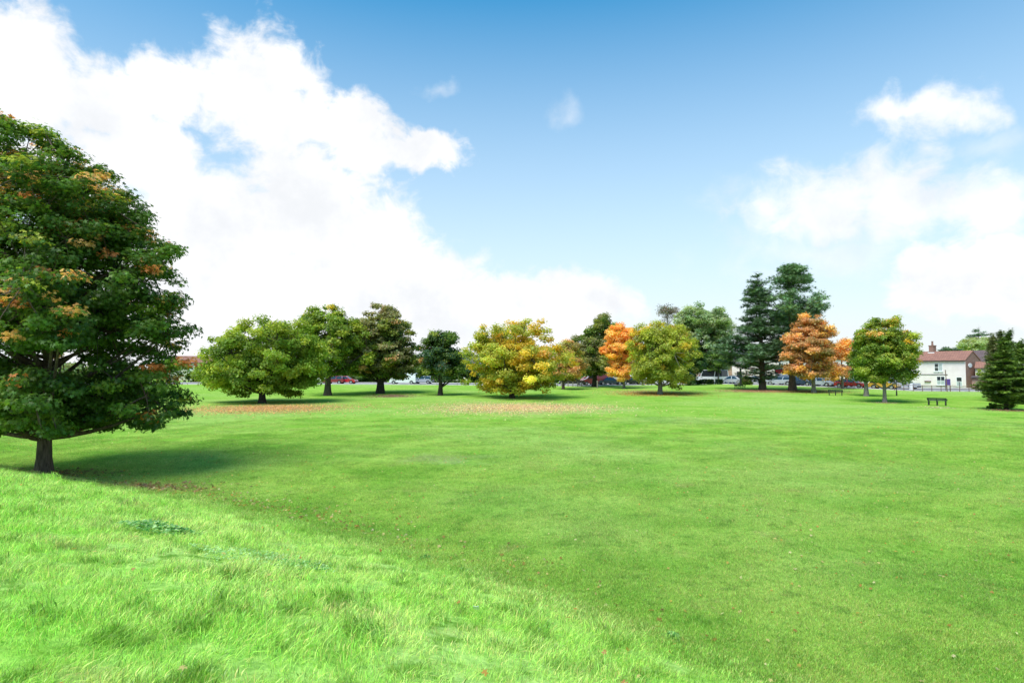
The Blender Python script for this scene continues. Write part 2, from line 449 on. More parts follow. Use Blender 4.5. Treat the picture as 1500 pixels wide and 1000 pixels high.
GREEN = dict(mdk=(.06, .128, .02), mmd=(.12, .22, .03), dk=(.068, .125, .022), mid=(.14, .225, .03), br=(.22, .32, .035), yg=(.40, .44, .05), ol=(.32, .36, .055), olb=(.24, .225, .10),
             gold=(.66, .45, .05), yel=(.75, .66, .09), or_=(.88, .50, .17), orr=(.66, .25, .07), brn=(.34, .20, .09), rst=(.60, .32, .15),
             pn=(.08, .155, .07), pnl=(.20, .31, .14), bl=(.04, .095, .06), pale=(.40, .46, .26), pal2=(.22, .31, .15), tw=(.10, .08, .08))
def rnd_dirs(n, rs):
    v = rs.normal(size=(n, 3)); return v / np.linalg.norm(v, axis=1)[:, None]

def tree(name, label, cat, px, py, tr, lobes, pal, nclump=150, nleaf=90, ls=.34, cr=.85, flat=.55, shape='leaf', bk=None, seed=1, Y=None,
         copies=(62, -62, 150), trunk_top=.75, group='trees around the field', shell=.62, lean=0.0, jit=.10, topbias=1.0, inset=.22, depth=1.0, droop=0, patch=None, mat_=None, twigs=.5):
    rs = np.random.RandomState(seed)
    if shape == 'leaf': ls *= .74; nleaf = int(nleaf * 1.55); cr *= .82; nclump = int(nclump * 1.3)
    base = G(px, py) if Y is None else at(px, Y)
    Yt = base.y
    base = base - Vector((0, 0, .05))
    root = thing(name, base, label, cat, group)
    # lobes in metres relative to the base
    L = []
    for l in lobes:
        cx, cy, rx, ry = l[:4]; w = l[4] if len(l) > 4 else 1.0
        p = pt(cx, cy, Yt) - base; L.append((p.x, 0.0, p.z, rx / F * Yt, ry / F * Yt, w))
    out = []
    for (x, y, z, rx, rz, w) in L:
        out.append((x, 0, z, rx, min(rx, rz * 1.5) , rz, w))
        if abs(x) > .25 * rx:
            for a in copies:
                aa = R(a + rs.uniform(-12, 12)); out.append((x * math.cos(aa), depth * abs(x) * math.sin(aa), z + rs.uniform(-.12, .12) * rz, rx * .92, rx * .92, rz * .95, w * .8))
    # clumps; those straying outside the crown's outline are dropped
    want = nclump; nclump = int(nclump * 3)
    area = np.array([(o[3] * o[5] + o[3] * o[4]) * o[6] for o in out]); pr = area / area.sum()
    idx = rs.choice(len(out), nclump, p=pr)
    O = np.array(out)[idx]
    D = rnd_dirs(nclump, rs); D[:, 2] = np.where((D[:, 2] < 0) & (rs.rand(nclump) < .35 * topbias), -D[:, 2], D[:, 2])
    rr = np.where(rs.rand(nclump) < shell, rs.uniform(.78, 1.02, nclump), rs.uniform(.25, .8, nclump))
    crs = cr * rs.uniform(.65, 1.35, nclump)
    ext = O[:, 3:6] - crs[:, None] * np.array([inset, inset, inset * .6]); ext = np.maximum(ext, O[:, 3:6] * .4)
    CC = O[:, :3] + D * ext * rr[:, None]
    wp = CC + np.array(base); wp[:, 2] -= EYE
    dep = wp[:, 1] * math.cos(PITCH) + wp[:, 2] * math.sin(PITCH)
    pu = 750 + F * wp[:, 0] / dep; pv = 500 - F * (wp[:, 2] * math.cos(PITCH) - wp[:, 1] * math.sin(PITCH)) / dep
    rp = crs * F / dep * (inset + .1) * (rs.uniform(-.5, 1.7, nclump) if shape != 'maple' else rs.uniform(.4, 1.8, nclump))
    ok = np.zeros(nclump, bool)
    for l in lobes: ok |= ((pu - l[0]) / np.maximum(l[2] - rp, l[2] * .3)) ** 2 + ((pv - l[1]) / np.maximum(l[3] - rp * .7, l[3] * .3)) ** 2 < 1
    sel = np.where(ok)[0][:want]; lid = idx[sel]; uid = set(lid.tolist()); O = O[sel]; D = D[sel]; CC = CC[sel]; crs = crs[sel]; nclump = len(sel)
    zmin = min(o[2] - o[5] for o in out); zmax = max(o[2] + o[5] for o in out)
    hmid = np.array([0, 0, (zmin + zmax) / 2])
    outer = np.linalg.norm((CC - hmid) / np.array([max(abs(o[0]) + o[3] for o in out)] * 2 + [(zmax - zmin) / 2]), axis=1)
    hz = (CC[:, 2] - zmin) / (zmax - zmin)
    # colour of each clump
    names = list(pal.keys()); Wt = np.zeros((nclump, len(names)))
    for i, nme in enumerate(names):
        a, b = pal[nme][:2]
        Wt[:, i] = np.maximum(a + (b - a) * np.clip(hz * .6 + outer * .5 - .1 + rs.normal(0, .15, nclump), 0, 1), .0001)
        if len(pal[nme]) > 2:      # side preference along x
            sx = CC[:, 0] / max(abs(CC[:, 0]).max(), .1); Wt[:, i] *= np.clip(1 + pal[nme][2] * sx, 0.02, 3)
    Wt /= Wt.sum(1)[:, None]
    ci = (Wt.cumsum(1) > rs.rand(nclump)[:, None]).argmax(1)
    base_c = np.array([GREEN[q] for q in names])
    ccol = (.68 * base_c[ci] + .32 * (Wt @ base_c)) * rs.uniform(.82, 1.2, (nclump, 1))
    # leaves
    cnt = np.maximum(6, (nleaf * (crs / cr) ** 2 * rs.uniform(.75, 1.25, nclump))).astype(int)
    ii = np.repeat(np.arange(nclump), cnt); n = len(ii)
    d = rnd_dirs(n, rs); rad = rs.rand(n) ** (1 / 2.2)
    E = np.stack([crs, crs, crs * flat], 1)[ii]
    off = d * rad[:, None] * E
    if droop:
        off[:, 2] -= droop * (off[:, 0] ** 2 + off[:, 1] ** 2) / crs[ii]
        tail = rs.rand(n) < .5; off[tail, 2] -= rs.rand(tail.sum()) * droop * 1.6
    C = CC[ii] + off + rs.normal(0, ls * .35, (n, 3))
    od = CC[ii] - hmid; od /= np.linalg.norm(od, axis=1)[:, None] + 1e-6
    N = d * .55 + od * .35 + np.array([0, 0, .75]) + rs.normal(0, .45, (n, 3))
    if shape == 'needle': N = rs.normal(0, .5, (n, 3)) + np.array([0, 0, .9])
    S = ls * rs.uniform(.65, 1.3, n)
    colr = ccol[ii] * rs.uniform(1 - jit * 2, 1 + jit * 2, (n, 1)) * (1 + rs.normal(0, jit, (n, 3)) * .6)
    # a few leaves of a neighbouring colour, and paler tips towards the outside of each clump
    sw = rs.rand(n) < .06; colr[sw] = base_c[rs.choice(len(names), sw.sum(), p=Wt.mean(0) / Wt.mean(0).sum())]
    if patch:
        for cname, frac, rr_ in patch:      # small turned patches at crown tips
            sc_ = outer + 1.3 * hz; cand = np.where((sc_ > np.percentile(sc_, 58)))[0]
            for c_ in rs.choice(cand, max(1, int(frac * nclump)), replace=False):
                sel = np.where(ii == c_)[0]
                o_ = off[sel]; m_ = (o_[:, 2] > -.12 * crs[c_]) & (np.linalg.norm(o_ - o_[rs.randint(len(o_))], axis=1) < rr_ * crs[c_])
                colr[sel[m_]] = np.array(GREEN[cname]) * rs.uniform(.6, 1.25, (m_.sum(), 1))
    if shape != 'maple': colr *= 1.14
    along = None
    if shape == 'needle':
        along = CC[ii].copy(); along[:, 2] *= 0.0; along += off * 1.2; along += rs.normal(0, .3, (n, 3)); along[:, 2] += .25
    if shape == 'willow':
        along = rs.normal(0, .35, (n, 3)) + np.array([0, 0, -1.0]); N = rs.normal(0, 1, (n, 3)) + od; along = np.cross(along, N)
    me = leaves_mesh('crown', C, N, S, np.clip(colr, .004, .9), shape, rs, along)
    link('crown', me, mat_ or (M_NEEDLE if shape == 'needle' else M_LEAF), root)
    # trunk and limbs
    zt = zmin + (zmax - zmin) * trunk_top
    zs = np.linspace(-.15, zt, 12); ph = rs.uniform(0, 6)
    tx = lean * (zs / zt) + tr * .5 * np.sin(zs / zt * 4 + ph) * (zs > .5) * zs / zt; ty = tr * .5 * np.cos(zs / zt * 3 + ph) * zs / zt
    cxm = sum(o[0] for o in L) / len(L); tx += cxm * .6 * np.clip(zs / zt, 0, 1) ** 2
    f = np.clip(zs / zt, 0, 1)
    trad = tr * (1 - .86 * f ** .9) + tr * .45 * np.exp(-np.maximum(zs, 0) / (tr * 1.3))
    TP = np.stack([tx, ty, zs], 1); paths = [(TP, trad, 12)]
    def trunk_at(z):
        return np.array([np.interp(z, zs, tx), np.interp(z, zs, ty), z]), float(np.interp(z, zs, trad))
    lc = {}
    for oi_, o in enumerate(out):
        if oi_ not in uid: continue
        c = CC[lid == oi_].mean(0); lc[oi_] = c; z0 = max(zmin * .6 + .2, min(zt * .92, c[2] - np.hypot(c[0], c[1]) * rs.uniform(.5, .9)))
        p0, r0 = trunk_at(max(z0, .25 * zt * .6)); r1 = min(r0 * .55, tr * .4)
        mid = (p0 + c) / 2 + np.array([0, 0, -.06 * np.linalg.norm(c - p0)]) + rs.normal(0, .12, 3)
        t = np.linspace(0, 1, 6)[:, None]; Pp = (1 - t) ** 2 * p0 + 2 * t * (1 - t) * mid + t ** 2 * c
        paths.append((Pp, r1 * (1 - .75 * t[:, 0]) , 6))
    cidx = np.where(rs.rand(nclump) < twigs)[0]
    for k_ in cidx:
        c = lc[lid[k_]]; e = CC[k_]; m_ = (c + e) / 2 + rs.normal(0, .1, 3) * cr
        t = np.linspace(0, 1, 4)[:, None]; Pp = (1 - t) ** 2 * c + 2 * t * (1 - t) * m_ + t ** 2 * e
        r1 = tr * .13; paths.append((Pp, r1 * (1 - .75 * t[:, 0]), 4))
    V, Fl, lt = tubes(paths)
    link('trunk', np_mesh('trunk', V, Fl, lt, smooth=True), bk or M_BARK, root)
    return root

def conifer(name, label, cat, px, py, tr, top_py, prof, Y=None, levels=16, per=7, seed=1, pal=('pn', 'pnl'), ls=.5, padr=.8, flat=.28, nleaf=60, tilt=.15, droopy=0.0, bk=None,
            group='trees around the field', dens=1.0, xlean=0.0, shape='needle'):
    """prof: list of (py, left px, right px) = reach of the branches at that height"""
    rs = np.random.RandomState(seed)
    base = (G(px, py) if Y is None else at(px, Y)); Yt = base.y; base = base - Vector((0, 0, .05))
    root = thing(name, base, label, cat, group)
    ztop = pt(px, top_py, Yt).z - base.z
    zz = np.array([pt(px, q[0], Yt).z - base.z for q in prof])[::-1]
    lf = np.array([q[1] for q in prof])[::-1] / F * Yt; rg = np.array([q[2] for q in prof])[::-1] / F * Yt
    paths = [(np.stack([xlean * np.linspace(0, 1, 10) ** 2, np.zeros(10), np.linspace(-.1, ztop, 10)], 1), tr * (1 - .93 * np.linspace(0, 1, 10)) + tr * .4 * np.exp(-np.linspace(0, ztop, 10) / .4), 10)]
    CC = []; CR = []; DIR = []
    z0 = zz.min(); lv = z0 + (ztop - z0) * (np.linspace(0, 1, levels) ** .95)
    for z in lv:
        k = max(3, int(per * rs.uniform(.7, 1.3))); a0 = rs.uniform(0, 6.28)
        for j in range(k):
            a = a0 + j * 6.28 / k + rs.normal(0, .25); ca, sa = math.cos(a), math.sin(a)
            zj = z + rs.normal(0, .25)
            l, r = np.interp(zj, zz, lf), np.interp(zj, zz, rg)
            reach = (r if ca > 0 else l) * ca * ca + (l + r) / 2 * sa * sa
            reach *= rs.uniform(.68, 1.06)
            if reach < .15: reach = .15
            xl = xlean * (zj / ztop) ** 2
            p0 = np.array([xl, 0, zj]); tip = np.array([xl + ca * reach, sa * reach, zj + reach * tilt * rs.uniform(.3, 1.5) - droopy * reach])
            t = np.linspace(0, 1, 5)[:, None]; md = (p0 + tip) / 2 - np.array([0, 0, .07 * reach])
            Pp = (1 - t) ** 2 * p0 + 2 * t * (1 - t) * md + t ** 2 * tip
            rb = max(.02, tr * .28 * min(1, reach / 4)); paths.append((Pp, rb * (1 - .8 * t[:, 0]), 5))
            pr = padr * rs.uniform(.7, 1.2) * (.55 + .45 * min(1, reach / 3))
            s = max(.12, reach - pr * .8)
            while s > reach * .28 and s > .1:
                if rs.rand() < dens:
                    q = np.array([np.interp(s / reach, t[:, 0], Pp[:, i]) for i in range(3)])
                    sd = np.array([-sa, ca, 0]) * rs.uniform(-.35, .35) * pr
                    CC.append(q + sd + [0, 0, .06]); CR.append(pr); DIR.append((ca, sa, .1))
                s -= pr * rs.uniform(.9, 1.3)
                pr *= .95
    CC.append(np.array([xlean, 0, ztop - .3])); CR.append(padr * .3); DIR.append((0, 0, 1))
    CC = np.array(CC); CR = np.array(CR); DIR = np.array(DIR); nc = len(CC)
    cnt = np.maximum(8, nleaf * (CR / padr) ** 1.5 * rs.uniform(.8, 1.2, nc)).astype(int)
    ii = np.repeat(np.arange(nc), cnt); n = len(ii)
    d = rnd_dirs(n, rs); off = d * (rs.rand(n) ** .5)[:, None] * np.stack([CR, CR, CR * flat], 1)[ii]
    C = CC[ii] + off
    N = rs.normal(0, .4, (n, 3)) + np.array([0, 0, 1.0]); al = DIR[ii] + off * .9 + rs.normal(0, .3, (n, 3)); al[:, 2] += .15
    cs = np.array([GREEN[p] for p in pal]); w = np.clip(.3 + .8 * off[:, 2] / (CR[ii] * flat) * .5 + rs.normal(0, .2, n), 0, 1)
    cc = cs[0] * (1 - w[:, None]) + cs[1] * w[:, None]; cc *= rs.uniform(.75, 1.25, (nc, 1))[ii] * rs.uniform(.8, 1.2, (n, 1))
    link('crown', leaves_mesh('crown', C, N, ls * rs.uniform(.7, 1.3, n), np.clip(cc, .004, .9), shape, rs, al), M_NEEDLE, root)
    V, Fl, lt = tubes(paths)
    link('trunk', np_mesh('trunk', V, Fl, lt, smooth=True), bk or M_BARK, root)
    return root

# the big maple on the left
tree('maple_tree', 'large dark green maple with turning orange tips at the left edge of the field', 'tree', 64, 697, .22,
     [(8, 226, 60, 76), (10, 214, 44, 64), (45, 245, 55, 70), (-30, 280, 80, 90), (80, 262, 58, 62), (130, 292, 58, 62), (165, 315, 50, 50), (60, 608, 70, 46), (140, 600, 85, 46), (-40, 600, 80, 46), (175, 330, 50, 48), (232, 380, 42, 46), (245, 520, 50, 90), (160, 400, 120, 110),  (110, 600, 60, 38), (240, 600, 36, 30), (30, 610, 45, 32), (80, 285, 65, 60), (150, 345, 70, 60), (60, 400, 120, 80), (192, 380, 55, 48), (240, 450, 50, 60), (150, 470, 110, 75), (235, 510, 52, 52),
      (-30, 480, 110, 80), (170, 560, 95, 50), (215, 585, 70, 56), (-20, 575, 95, 42), (60, 575, 60, 40), (-110, 420, 80, 90)],
     dict(mdk=(1.2, .8), mmd=(.8, 1.0), br=(.02, .2)), nclump=1250, nleaf=105, ls=.15, cr=.46, flat=.36, topbias=.2, inset=.5, shape='maple', seed=3, copies=(58, -58, 120, -120, 180),
     trunk_top=.66, patch=[('or_', .10, .85), ('orr', .05, .8), ('yg', .04, .8)], bk=M_BARK, jit=.12, twigs=.7, shell=.6)

tree('field_maple', 'broad low round tree with bright yellow green top and foliage nearly to the ground', 'tree', 384, 590, .33,
     [(330, 520, 38, 36), (385, 500, 50, 37), (438, 508, 40, 38), (345, 552, 50, 28), (432, 550, 46, 30), (390, 540, 55, 40), (308, 548, 18, 26), (463, 532, 18, 30), (300, 520, 10, 14)],
     dict(mid=(1.0, .4), br=(.6, 1.0), yg=(.2, 1.0, -.5), dk=(.3, .03)), nclump=380, nleaf=110, ls=.34, cr=.95, seed=11, bk=M_BARKD)
tree('sycamore_tree', 'loose green tree with gappy yellowing top between the round tree and the brownish dome', 'tree', 480, 579, .42,
     [(478, 462, 26, 20), (450, 478, 20, 18), (500, 472, 16, 18), (500, 505, 34, 32), (468, 520, 32, 30), (520, 485, 22, 20), (533, 510, 20, 32), (490, 532, 40, 16)],
     dict(mid=(1, .6), dk=(.5, .1), br=(.4, .6), yg=(.1, .6, .5), gold=(.0, .18, .6)), nclump=230, nleaf=75, ls=.40, cr=.95, seed=12, bk=M_BARK, shell=.75)
tree('chestnut_tree', 'tall dense domed tree with brownish green leaves and dark trunk, behind the white van gap', 'tree', 557, 576, .50,
     [(555, 472, 36, 30), (588, 492, 20, 24), (525, 492, 20, 26), (545, 510, 44, 36), (577, 522, 36, 34), (560, 536, 56, 18), (518, 533, 22, 18), (603, 528, 12, 26)],
     dict(dk=(.8, .2), mid=(.5, .3), olb=(.5, 1.4), ol=(.1, .4), rst=(.08, .16)), nclump=380, nleaf=100, ls=.42, cr=.95, flat=.38, seed=13, bk=M_BARKD)
tree('whitebeam_tree', 'smaller blue green tree with thin airy top left of the yellow tree', 'tree', 645, 579, .30,
     [(638, 500, 20, 18), (662, 500, 15, 18), (624, 528, 18, 28), (655, 530, 26, 26), (640, 546, 32, 14), (670, 545, 14, 20), (647, 518, 26, 20)],
     dict(bl=(1, .7), dk=(.8, .3), mid=(.3, .5), ol=(.05, .25), rst=(.08, .02)), nclump=160, nleaf=70, ls=.36, cr=.8, seed=14, bk=M_BARKD, shell=.75)
tree('golden_tree', 'wide golden yellow and olive autumn tree spreading low over fallen leaves', 'tree', 750, 583, .30,
     [(718, 497, 24, 24), (755, 487, 32, 19), (795, 490, 26, 23), (735, 522, 45, 28), (790, 525, 44, 30), (704, 532, 32, 40), (768, 548, 48, 22), (820, 536, 28, 32), (688, 560, 13, 15), (735, 564, 26, 14), (800, 562, 20, 14), (765, 568, 26, 10)],
     dict(ol=(.9, 1.0, -.3), gold=(.9, 1.0, .6), yel=(.05, .16), yg=(.4, .4, -.3), mid=(.6, .12, -.5), or_=(.25, .10, .8)), nclump=330, nleaf=85, ls=.34, cr=.9, seed=15, bk=M_BARKD, shell=.7)
tree('rusty_tree', 'narrow brown orange tree half hidden behind the right side of the golden one', 'tree', 825, 572, .22,
     [(836, 520, 20, 24), (838, 538, 24, 22), (846, 548, 14, 12)], dict(rst=(.6, .6), or_=(.2, .6), olb=(.9, .5), ol=(.5, .4)), nclump=110, nleaf=75, ls=.38, cr=.85, seed=16, Y=92)
tree('lime_tree', 'big dark green tree with olive crest left of the bright orange one', 'tree', 871, 566, .42,
     [(882, 506, 30, 34), (858, 520, 30, 32), (890, 476, 20, 17), (870, 532, 34, 17), (845, 528, 18, 20), (895, 530, 16, 24)],
     dict(dk=(.8, .2), mid=(.7, .6), olb=(.3, .9), ol=(.0, .5)), nclump=280, nleaf=90, ls=.44, cr=1.05, seed=17, bk=M_BARKD, Y=101)
tree('orange_cherry_tree', 'slim bright orange tree with pale trunk', 'tree', 914, 570, .20,
     [(906, 494, 22, 20), (900, 515, 20, 20), (917, 528, 20, 20), (906, 545, 20, 13), (924, 503, 14, 24), (885, 515, 9, 12)],
     dict(or_=(1.0, 1.2), gold=(.6, .35), orr=(.15, .45), yel=(.2, .05)), nclump=230, nleaf=85, ls=.34, cr=.75, seed=18, bk=M_BARKG, Y=93)
tree('willow_tree', 'rounded olive yellow tree with drooping foliage and white based trunk', 'tree', 967, 577.5, .30,
     [(960, 490, 33, 20), (990, 500, 28, 26), (940, 515, 22, 33), (975, 525, 40, 30), (1006, 524, 27, 36), (950, 545, 26, 18), (995, 556, 18, 14), (938, 490, 10, 16)],
     dict(ol=(1, .6), yg=(.4, .8, -.2), gold=(.06, .30), mid=(.45, .05), olb=(.3, .1, .6)), nclump=360, nleaf=95, ls=.30, cr=.8, flat=.6, droop=.12, seed=19, bk=M_BARKG)
tree('bare_ash_tree', 'thin nearly leafless tree top poking out behind the olive yellow crown', 'tree', 978, 566, .25,
     [(972, 455, 14, 13), (986, 460, 14, 14), (978, 475, 18, 16)], dict(tw=(1, .9), brn=(.3, .3), pal2=(.3, .3)), nclump=90, nleaf=16, ls=.30, cr=.9, seed=20, bk=M_BARKG, Y=121, twigs=1.0)
tree('poplar_tree', 'tall domed pale grey green tree between the olive yellow tree and the pines', 'tree', 1034, 563, .38,
     [(1030, 464, 34, 22), (1056, 480, 20, 24), (1002, 474, 16, 18), (1030, 498, 38, 28), (1056, 515, 22, 28), (1040, 532, 34, 18)],
     dict(pale=(.4, 1.1), pal2=(.9, .8), mid=(.7, .12), dk=(.6, .0)), nclump=330, nleaf=85, ls=.46, cr=1.05, seed=21, bk=M_BARKD, Y=113)
tree('holly_tree', 'dark green bushy tree low behind the right side of the olive yellow one', 'tree', 1010, 566, .2,
     [(1008, 545, 16, 18), (1020, 530, 14, 16)], dict(dk=(1, 1), bl=(.5, .5)), nclump=90, nleaf=70, ls=.40, cr=.8, seed=22, bk=M_BARKD, Y=103)
for i, (sx, hgt) in enumerate([(1036, 528), (1044, 530), (1052, 522)]):
    tree('street_tree', ['young roadside tree with the leftmost thin trunk before the pale houses', 'young roadside tree with thin middle trunk of three before the pale houses', 'young roadside tree with the thickest dark trunk of three before the pale houses'][i], 'tree', sx, 566, .10 + .04 * (i == 2),
         [(sx, hgt, 12, 14), (sx + 4, hgt + 8, 11, 8)], dict(dk=(.8, .5), mid=(.7, .5), pal2=(.3, .4)), nclump=36, nleaf=45, ls=.40, cr=.7, seed=30 + i, bk=M_BARKD, Y=111 - i, group='young trees along the road')
conifer('pine_tree', 'left pine of the pair, narrower with open tiers and low wide branches', 'tree', 1117, 571, .42, 402,
        [(404, 7, 7), (412, 13, 12), (420, 18, 17), (432, 20, 18), (445, 25, 20), (452, 40, 20), (462, 27, 22), (478, 34, 25), (495, 48, 29), (510, 66, 32), (525, 76, 33), (538, 78, 34), (548, 52, 32), (556, 26, 24), (561, 8, 8)],
        levels=20, per=9, seed=41, ls=.62, padr=1.3, nleaf=95, flat=.30, tilt=.22, bk=M_BARK, xlean=-.5)
tree('pine_tree', 'right pine of the pair, taller with domed dense top above a bare trunk', 'tree', 1161, 572, .46,
     [(1163, 397, 16, 8), (1160, 409, 28, 8), (1163, 422, 36, 8), (1160, 436, 37, 8), (1165, 449, 38, 8), (1160, 462, 34, 7), (1150, 472, 22, 6), (1199, 436, 15, 10), (1203, 452, 14, 8), (1188, 462, 18, 6),
      (1178, 410, 12, 8), (1142, 484, 19, 8), (1150, 500, 16, 8), (1146, 514, 14, 6)],
     dict(pn=(1, .6), pnl=(.5, .8)), nclump=210, nleaf=90, ls=.58, cr=1.05, flat=.26, shape='needle', seed=42, bk=M_BARK, inset=.3, trunk_top=.93, copies=(62, -62, 118, -118), twigs=.8)
tree('copper_maple', 'rusty orange brown tree in front of the right pine', 'tree', 1192, 575, .26,
     [(1185, 478, 22, 20), (1205, 492, 18, 24), (1163, 508, 18, 24), (1185, 515, 33, 30), (1166, 545, 22, 12), (1206, 528, 17, 24), (1152, 522, 9, 14), (1190, 547, 22, 12)],
     dict(rst=(.9, .9), or_=(.5, .6), brn=(.8, .35), gold=(.12, .10), olb=(.5, .15)), nclump=290, nleaf=70, ls=.34, cr=.8, seed=23, bk=M_BARKG, shell=.7, flat=.45)
tree('beech_tree', 'thin pale orange tree behind the red car left of the green maples', 'tree', 1234, 569, .2,
     [(1226, 520, 17, 18), (1243, 510, 14, 16), (1232, 542, 24, 12), (1217, 548, 12, 10)], dict(or_=(.6, .9), rst=(.8, .5), gold=(.3, .4), brn=(.5, .1)), nclump=120, nleaf=45, ls=.34, cr=.8, seed=24, bk=M_BARKG, Y=91)
tree('norway_maple', 'right of the two green maples, bigger with golden orange patches and light trunk', 'tree', 1296, 589.5, .19,
     [(1297, 478, 25, 18), (1276, 503, 25, 24), (1320, 503, 24, 24), (1300, 522, 44, 28), (1333, 532, 15, 22), (1270, 535, 20, 20), (1300, 548, 42, 12), (1330, 552, 14, 10)],
     dict(mid=(1, .6), br=(.5, .4), dk=(.6, .1), ol=(.4, .7), yg=(.1, .25), gold=(.05, .16, .6)), nclump=330, nleaf=85, ls=.27, cr=.62, seed=25, bk=M_BARKG, patch=[('or_', .04, .9), ('gold', .05, .9)])
tree('norway_maple', 'left of the two green maples, smaller and darker behind the other one', 'tree', 1269, 580, .26,
     [(1266, 522, 18, 24), (1260, 542, 14, 18), (1276, 540, 22, 20), (1272, 505, 14, 20)], dict(dk=(1, .4), mid=(.7, .9), yg=(.1, .3)), nclump=140, nleaf=75, ls=.32, cr=.75, seed=26, bk=M_BARKG)
# conifers at the right edge
conifer('spruce_tree', 'dark green spruce with layered skirts at the right edge of the field', 'tree', 1474, 600, .16, 505,
        [(505, 2, 2), (520, 12, 12), (535, 22, 20), (550, 30, 28), (562, 38, 36), (572, 40, 42), (580, 30, 40), (588, 14, 26), (594, 14, 16)],
        levels=22, per=9, seed=43, ls=.34, padr=.55, nleaf=70, flat=.22, tilt=.10, pal=('dk', 'br'), droopy=.06, bk=M_BARKD)
for i, (sx, top, wl, wr, yy) in enumerate([(1456, 495, 12, 12, 62), (1468, 491, 12, 12, 64), (1480, 490, 14, 16, 61), (1498, 505, 18, 20, 58)]):
    conifer('cypress_tree', ['leftmost pointed brownish cypress behind the spruce', 'second pointed cypress behind the spruce', 'third and tallest cypress behind the spruce', 'wide rounded cypress right of the spruce at the picture edge'][i], 'tree', sx, 590, .14, top,
            [(top, 1, 1), (top + 10, wl * .5, wr * .5), (top + 30, wl, wr), (560, wl * 1.1, wr * 1.1), (590, wl * .8, wr * .8)], Y=yy, levels=24, per=8, seed=44 + i, ls=.32, padr=.5, nleaf=55, flat=.9, tilt=.8,
            pal=(('olb', 'mid'), ('dk', 'olb'), ('dk', 'mid'), ('dk', 'br'))[i], bk=M_BARKD, group='cypresses at the right edge')
# trees beyond the houses
tree('willow_tree', 'pale olive rounded treetop showing over the brick wing roof', 'tree', 1432, 560, .3, [(1425, 506, 22, 10), (1440, 504, 18, 10), (1430, 520, 22, 16)], dict(pale=(.6, 1), ol=(.5, .5)), nclump=110, nleaf=60, ls=.45, cr=1.0, seed=51, Y=140, group='trees beyond the houses')
conifer('pine_tree', 'small bluish pine top rising above the pale treetop behind the brick wing', 'tree', 1436, 560, .35, 481, [(482, 4, 4), (488, 12, 12), (498, 18, 16), (508, 22, 14), (530, 20, 18)], Y=150, levels=9, per=7, seed=52, ls=.7, padr=1.3, nleaf=50, group='trees beyond the houses')
for i, (sx, sy, r_) in enumerate([(1384, 515, 9), (1398, 514, 11), (1408, 516, 8)]):
    tree('oak_tree', ['leftmost small grey green treetop above the red tiled ridge', 'middle small grey green treetop above the red tiled ridge', 'rightmost small grey green treetop above the red tiled ridge'][i], 'tree', sx, 560, .25, [(sx, sy, r_, 7), (sx + 2, sy + 10, r_, 9)], dict(bl=(1, .5), pal2=(.5, .8)), nclump=50, nleaf=40, ls=.5, cr=1.0, seed=53 + i, Y=150, group='trees beyond the houses')
for i, (sx, sy, r_, c_) in enumerate([(300, 545, 16, 'mid'), (420, 545, 30, 'dk'), (520, 550, 24, 'dk'), (608, 538, 20, 'dk'), (676, 540, 20, 'bl'), (704, 548, 18, 'olb'), (820, 546, 18, 'dk')]):
    tree('hawthorn_tree', ['low bushy tree across the road near the big maple', 'dark low tree across the road behind the round green one', 'dark low tree across the road right of the red car', 'dark low tree across the road beside the white van', 'blue green low tree across the road behind the thin topped one',
         'brownish low tree across the road left of the golden one', 'dark low tree across the road behind the rusty one'][i], 'tree', sx, 562, .18, [(sx, sy, r_, 12), (sx - r_ * .5, sy + 5, r_ * .6, 9), (sx + r_ * .5, sy + 3, r_ * .6, 9)], {c_: (1, 1), 'mid': (.4, .5)} if c_ != 'mid' else {'mid': (1, 1), 'yg': (.3, .5)}, nclump=110, nleaf=60, ls=.45, cr=.9, seed=60 + i, Y=127, bk=M_BARKD, group='low trees across the road')

def shrub(name, label, px, Y, w, h, c, n=60, seed=1, ls=.22, dpt=None, cat='shrub', group=None, py=None, box=False, sq=False):
    rs = np.random.RandomState(seed)
    base = at(px, Y) if py is None else G(px, py)
    root = thing(name, base, label, cat, group)
    dpt = dpt or w * .8
    nc = n
    if box:
        CC = np.stack([rs.uniform(-w / 2, w / 2, nc), rs.uniform(-dpt / 2, dpt / 2, nc), rs.uniform(.1, h, nc)], 1)
    else:
        d = rnd_dirs(nc, rs); d[:, 2] = abs(d[:, 2]); CC = d * np.array([w / 2, dpt / 2, h]) * (rs.rand(nc) ** .4)[:, None] * .85
    k = 40; ii = np.repeat(np.arange(nc), k); m = len(ii)
    cr = min(w, h) * (.12 if box else .2)
    C = CC[ii] + rnd_dirs(m, rs) * (rs.rand(m) ** .5)[:, None] * cr
    C[:, 2] = np.maximum(C[:, 2], .02)
    N = rs.normal(0, .6, (m, 3)) + CC[ii] / max(w, h) + [0, 0, .6]
    cols = np.array([GREEN[q] for q in c])[rs.randint(len(c), size=nc)][ii] * rs.uniform(.7, 1.3, (m, 1))
    link('foliage', leaves_mesh('foliage', C, N, ls * rs.uniform(.7, 1.3, m), cols, 'leaf', rs), M_LEAF, root)
    ps = []
    for j in range(7):
        e = CC[rs.randint(nc)] * .8; ps.append((np.linspace([0, 0, -.1], e, 4) + rs.normal(0, .02, (4, 3)), np.array([.05, .04, .03, .015]) * max(.4, h / 2), 5))
    V, Fl, lt = tubes(ps); link('stem', np_mesh('stem', V, Fl, lt), M_BARKD, root)
    return root
shrub('shrub', 'round dark shrub between the dark post and the left pine', 1093, 106, 2.6, 1.6, ('dk', 'olb', 'mid'), 90, 71)
shrub('shrub', 'small loose shrub at the left foot of the spruce', 1456, 50, 1.2, .55, ('mid', 'dk', 'br'), 30, 72, ls=.14, py=598)
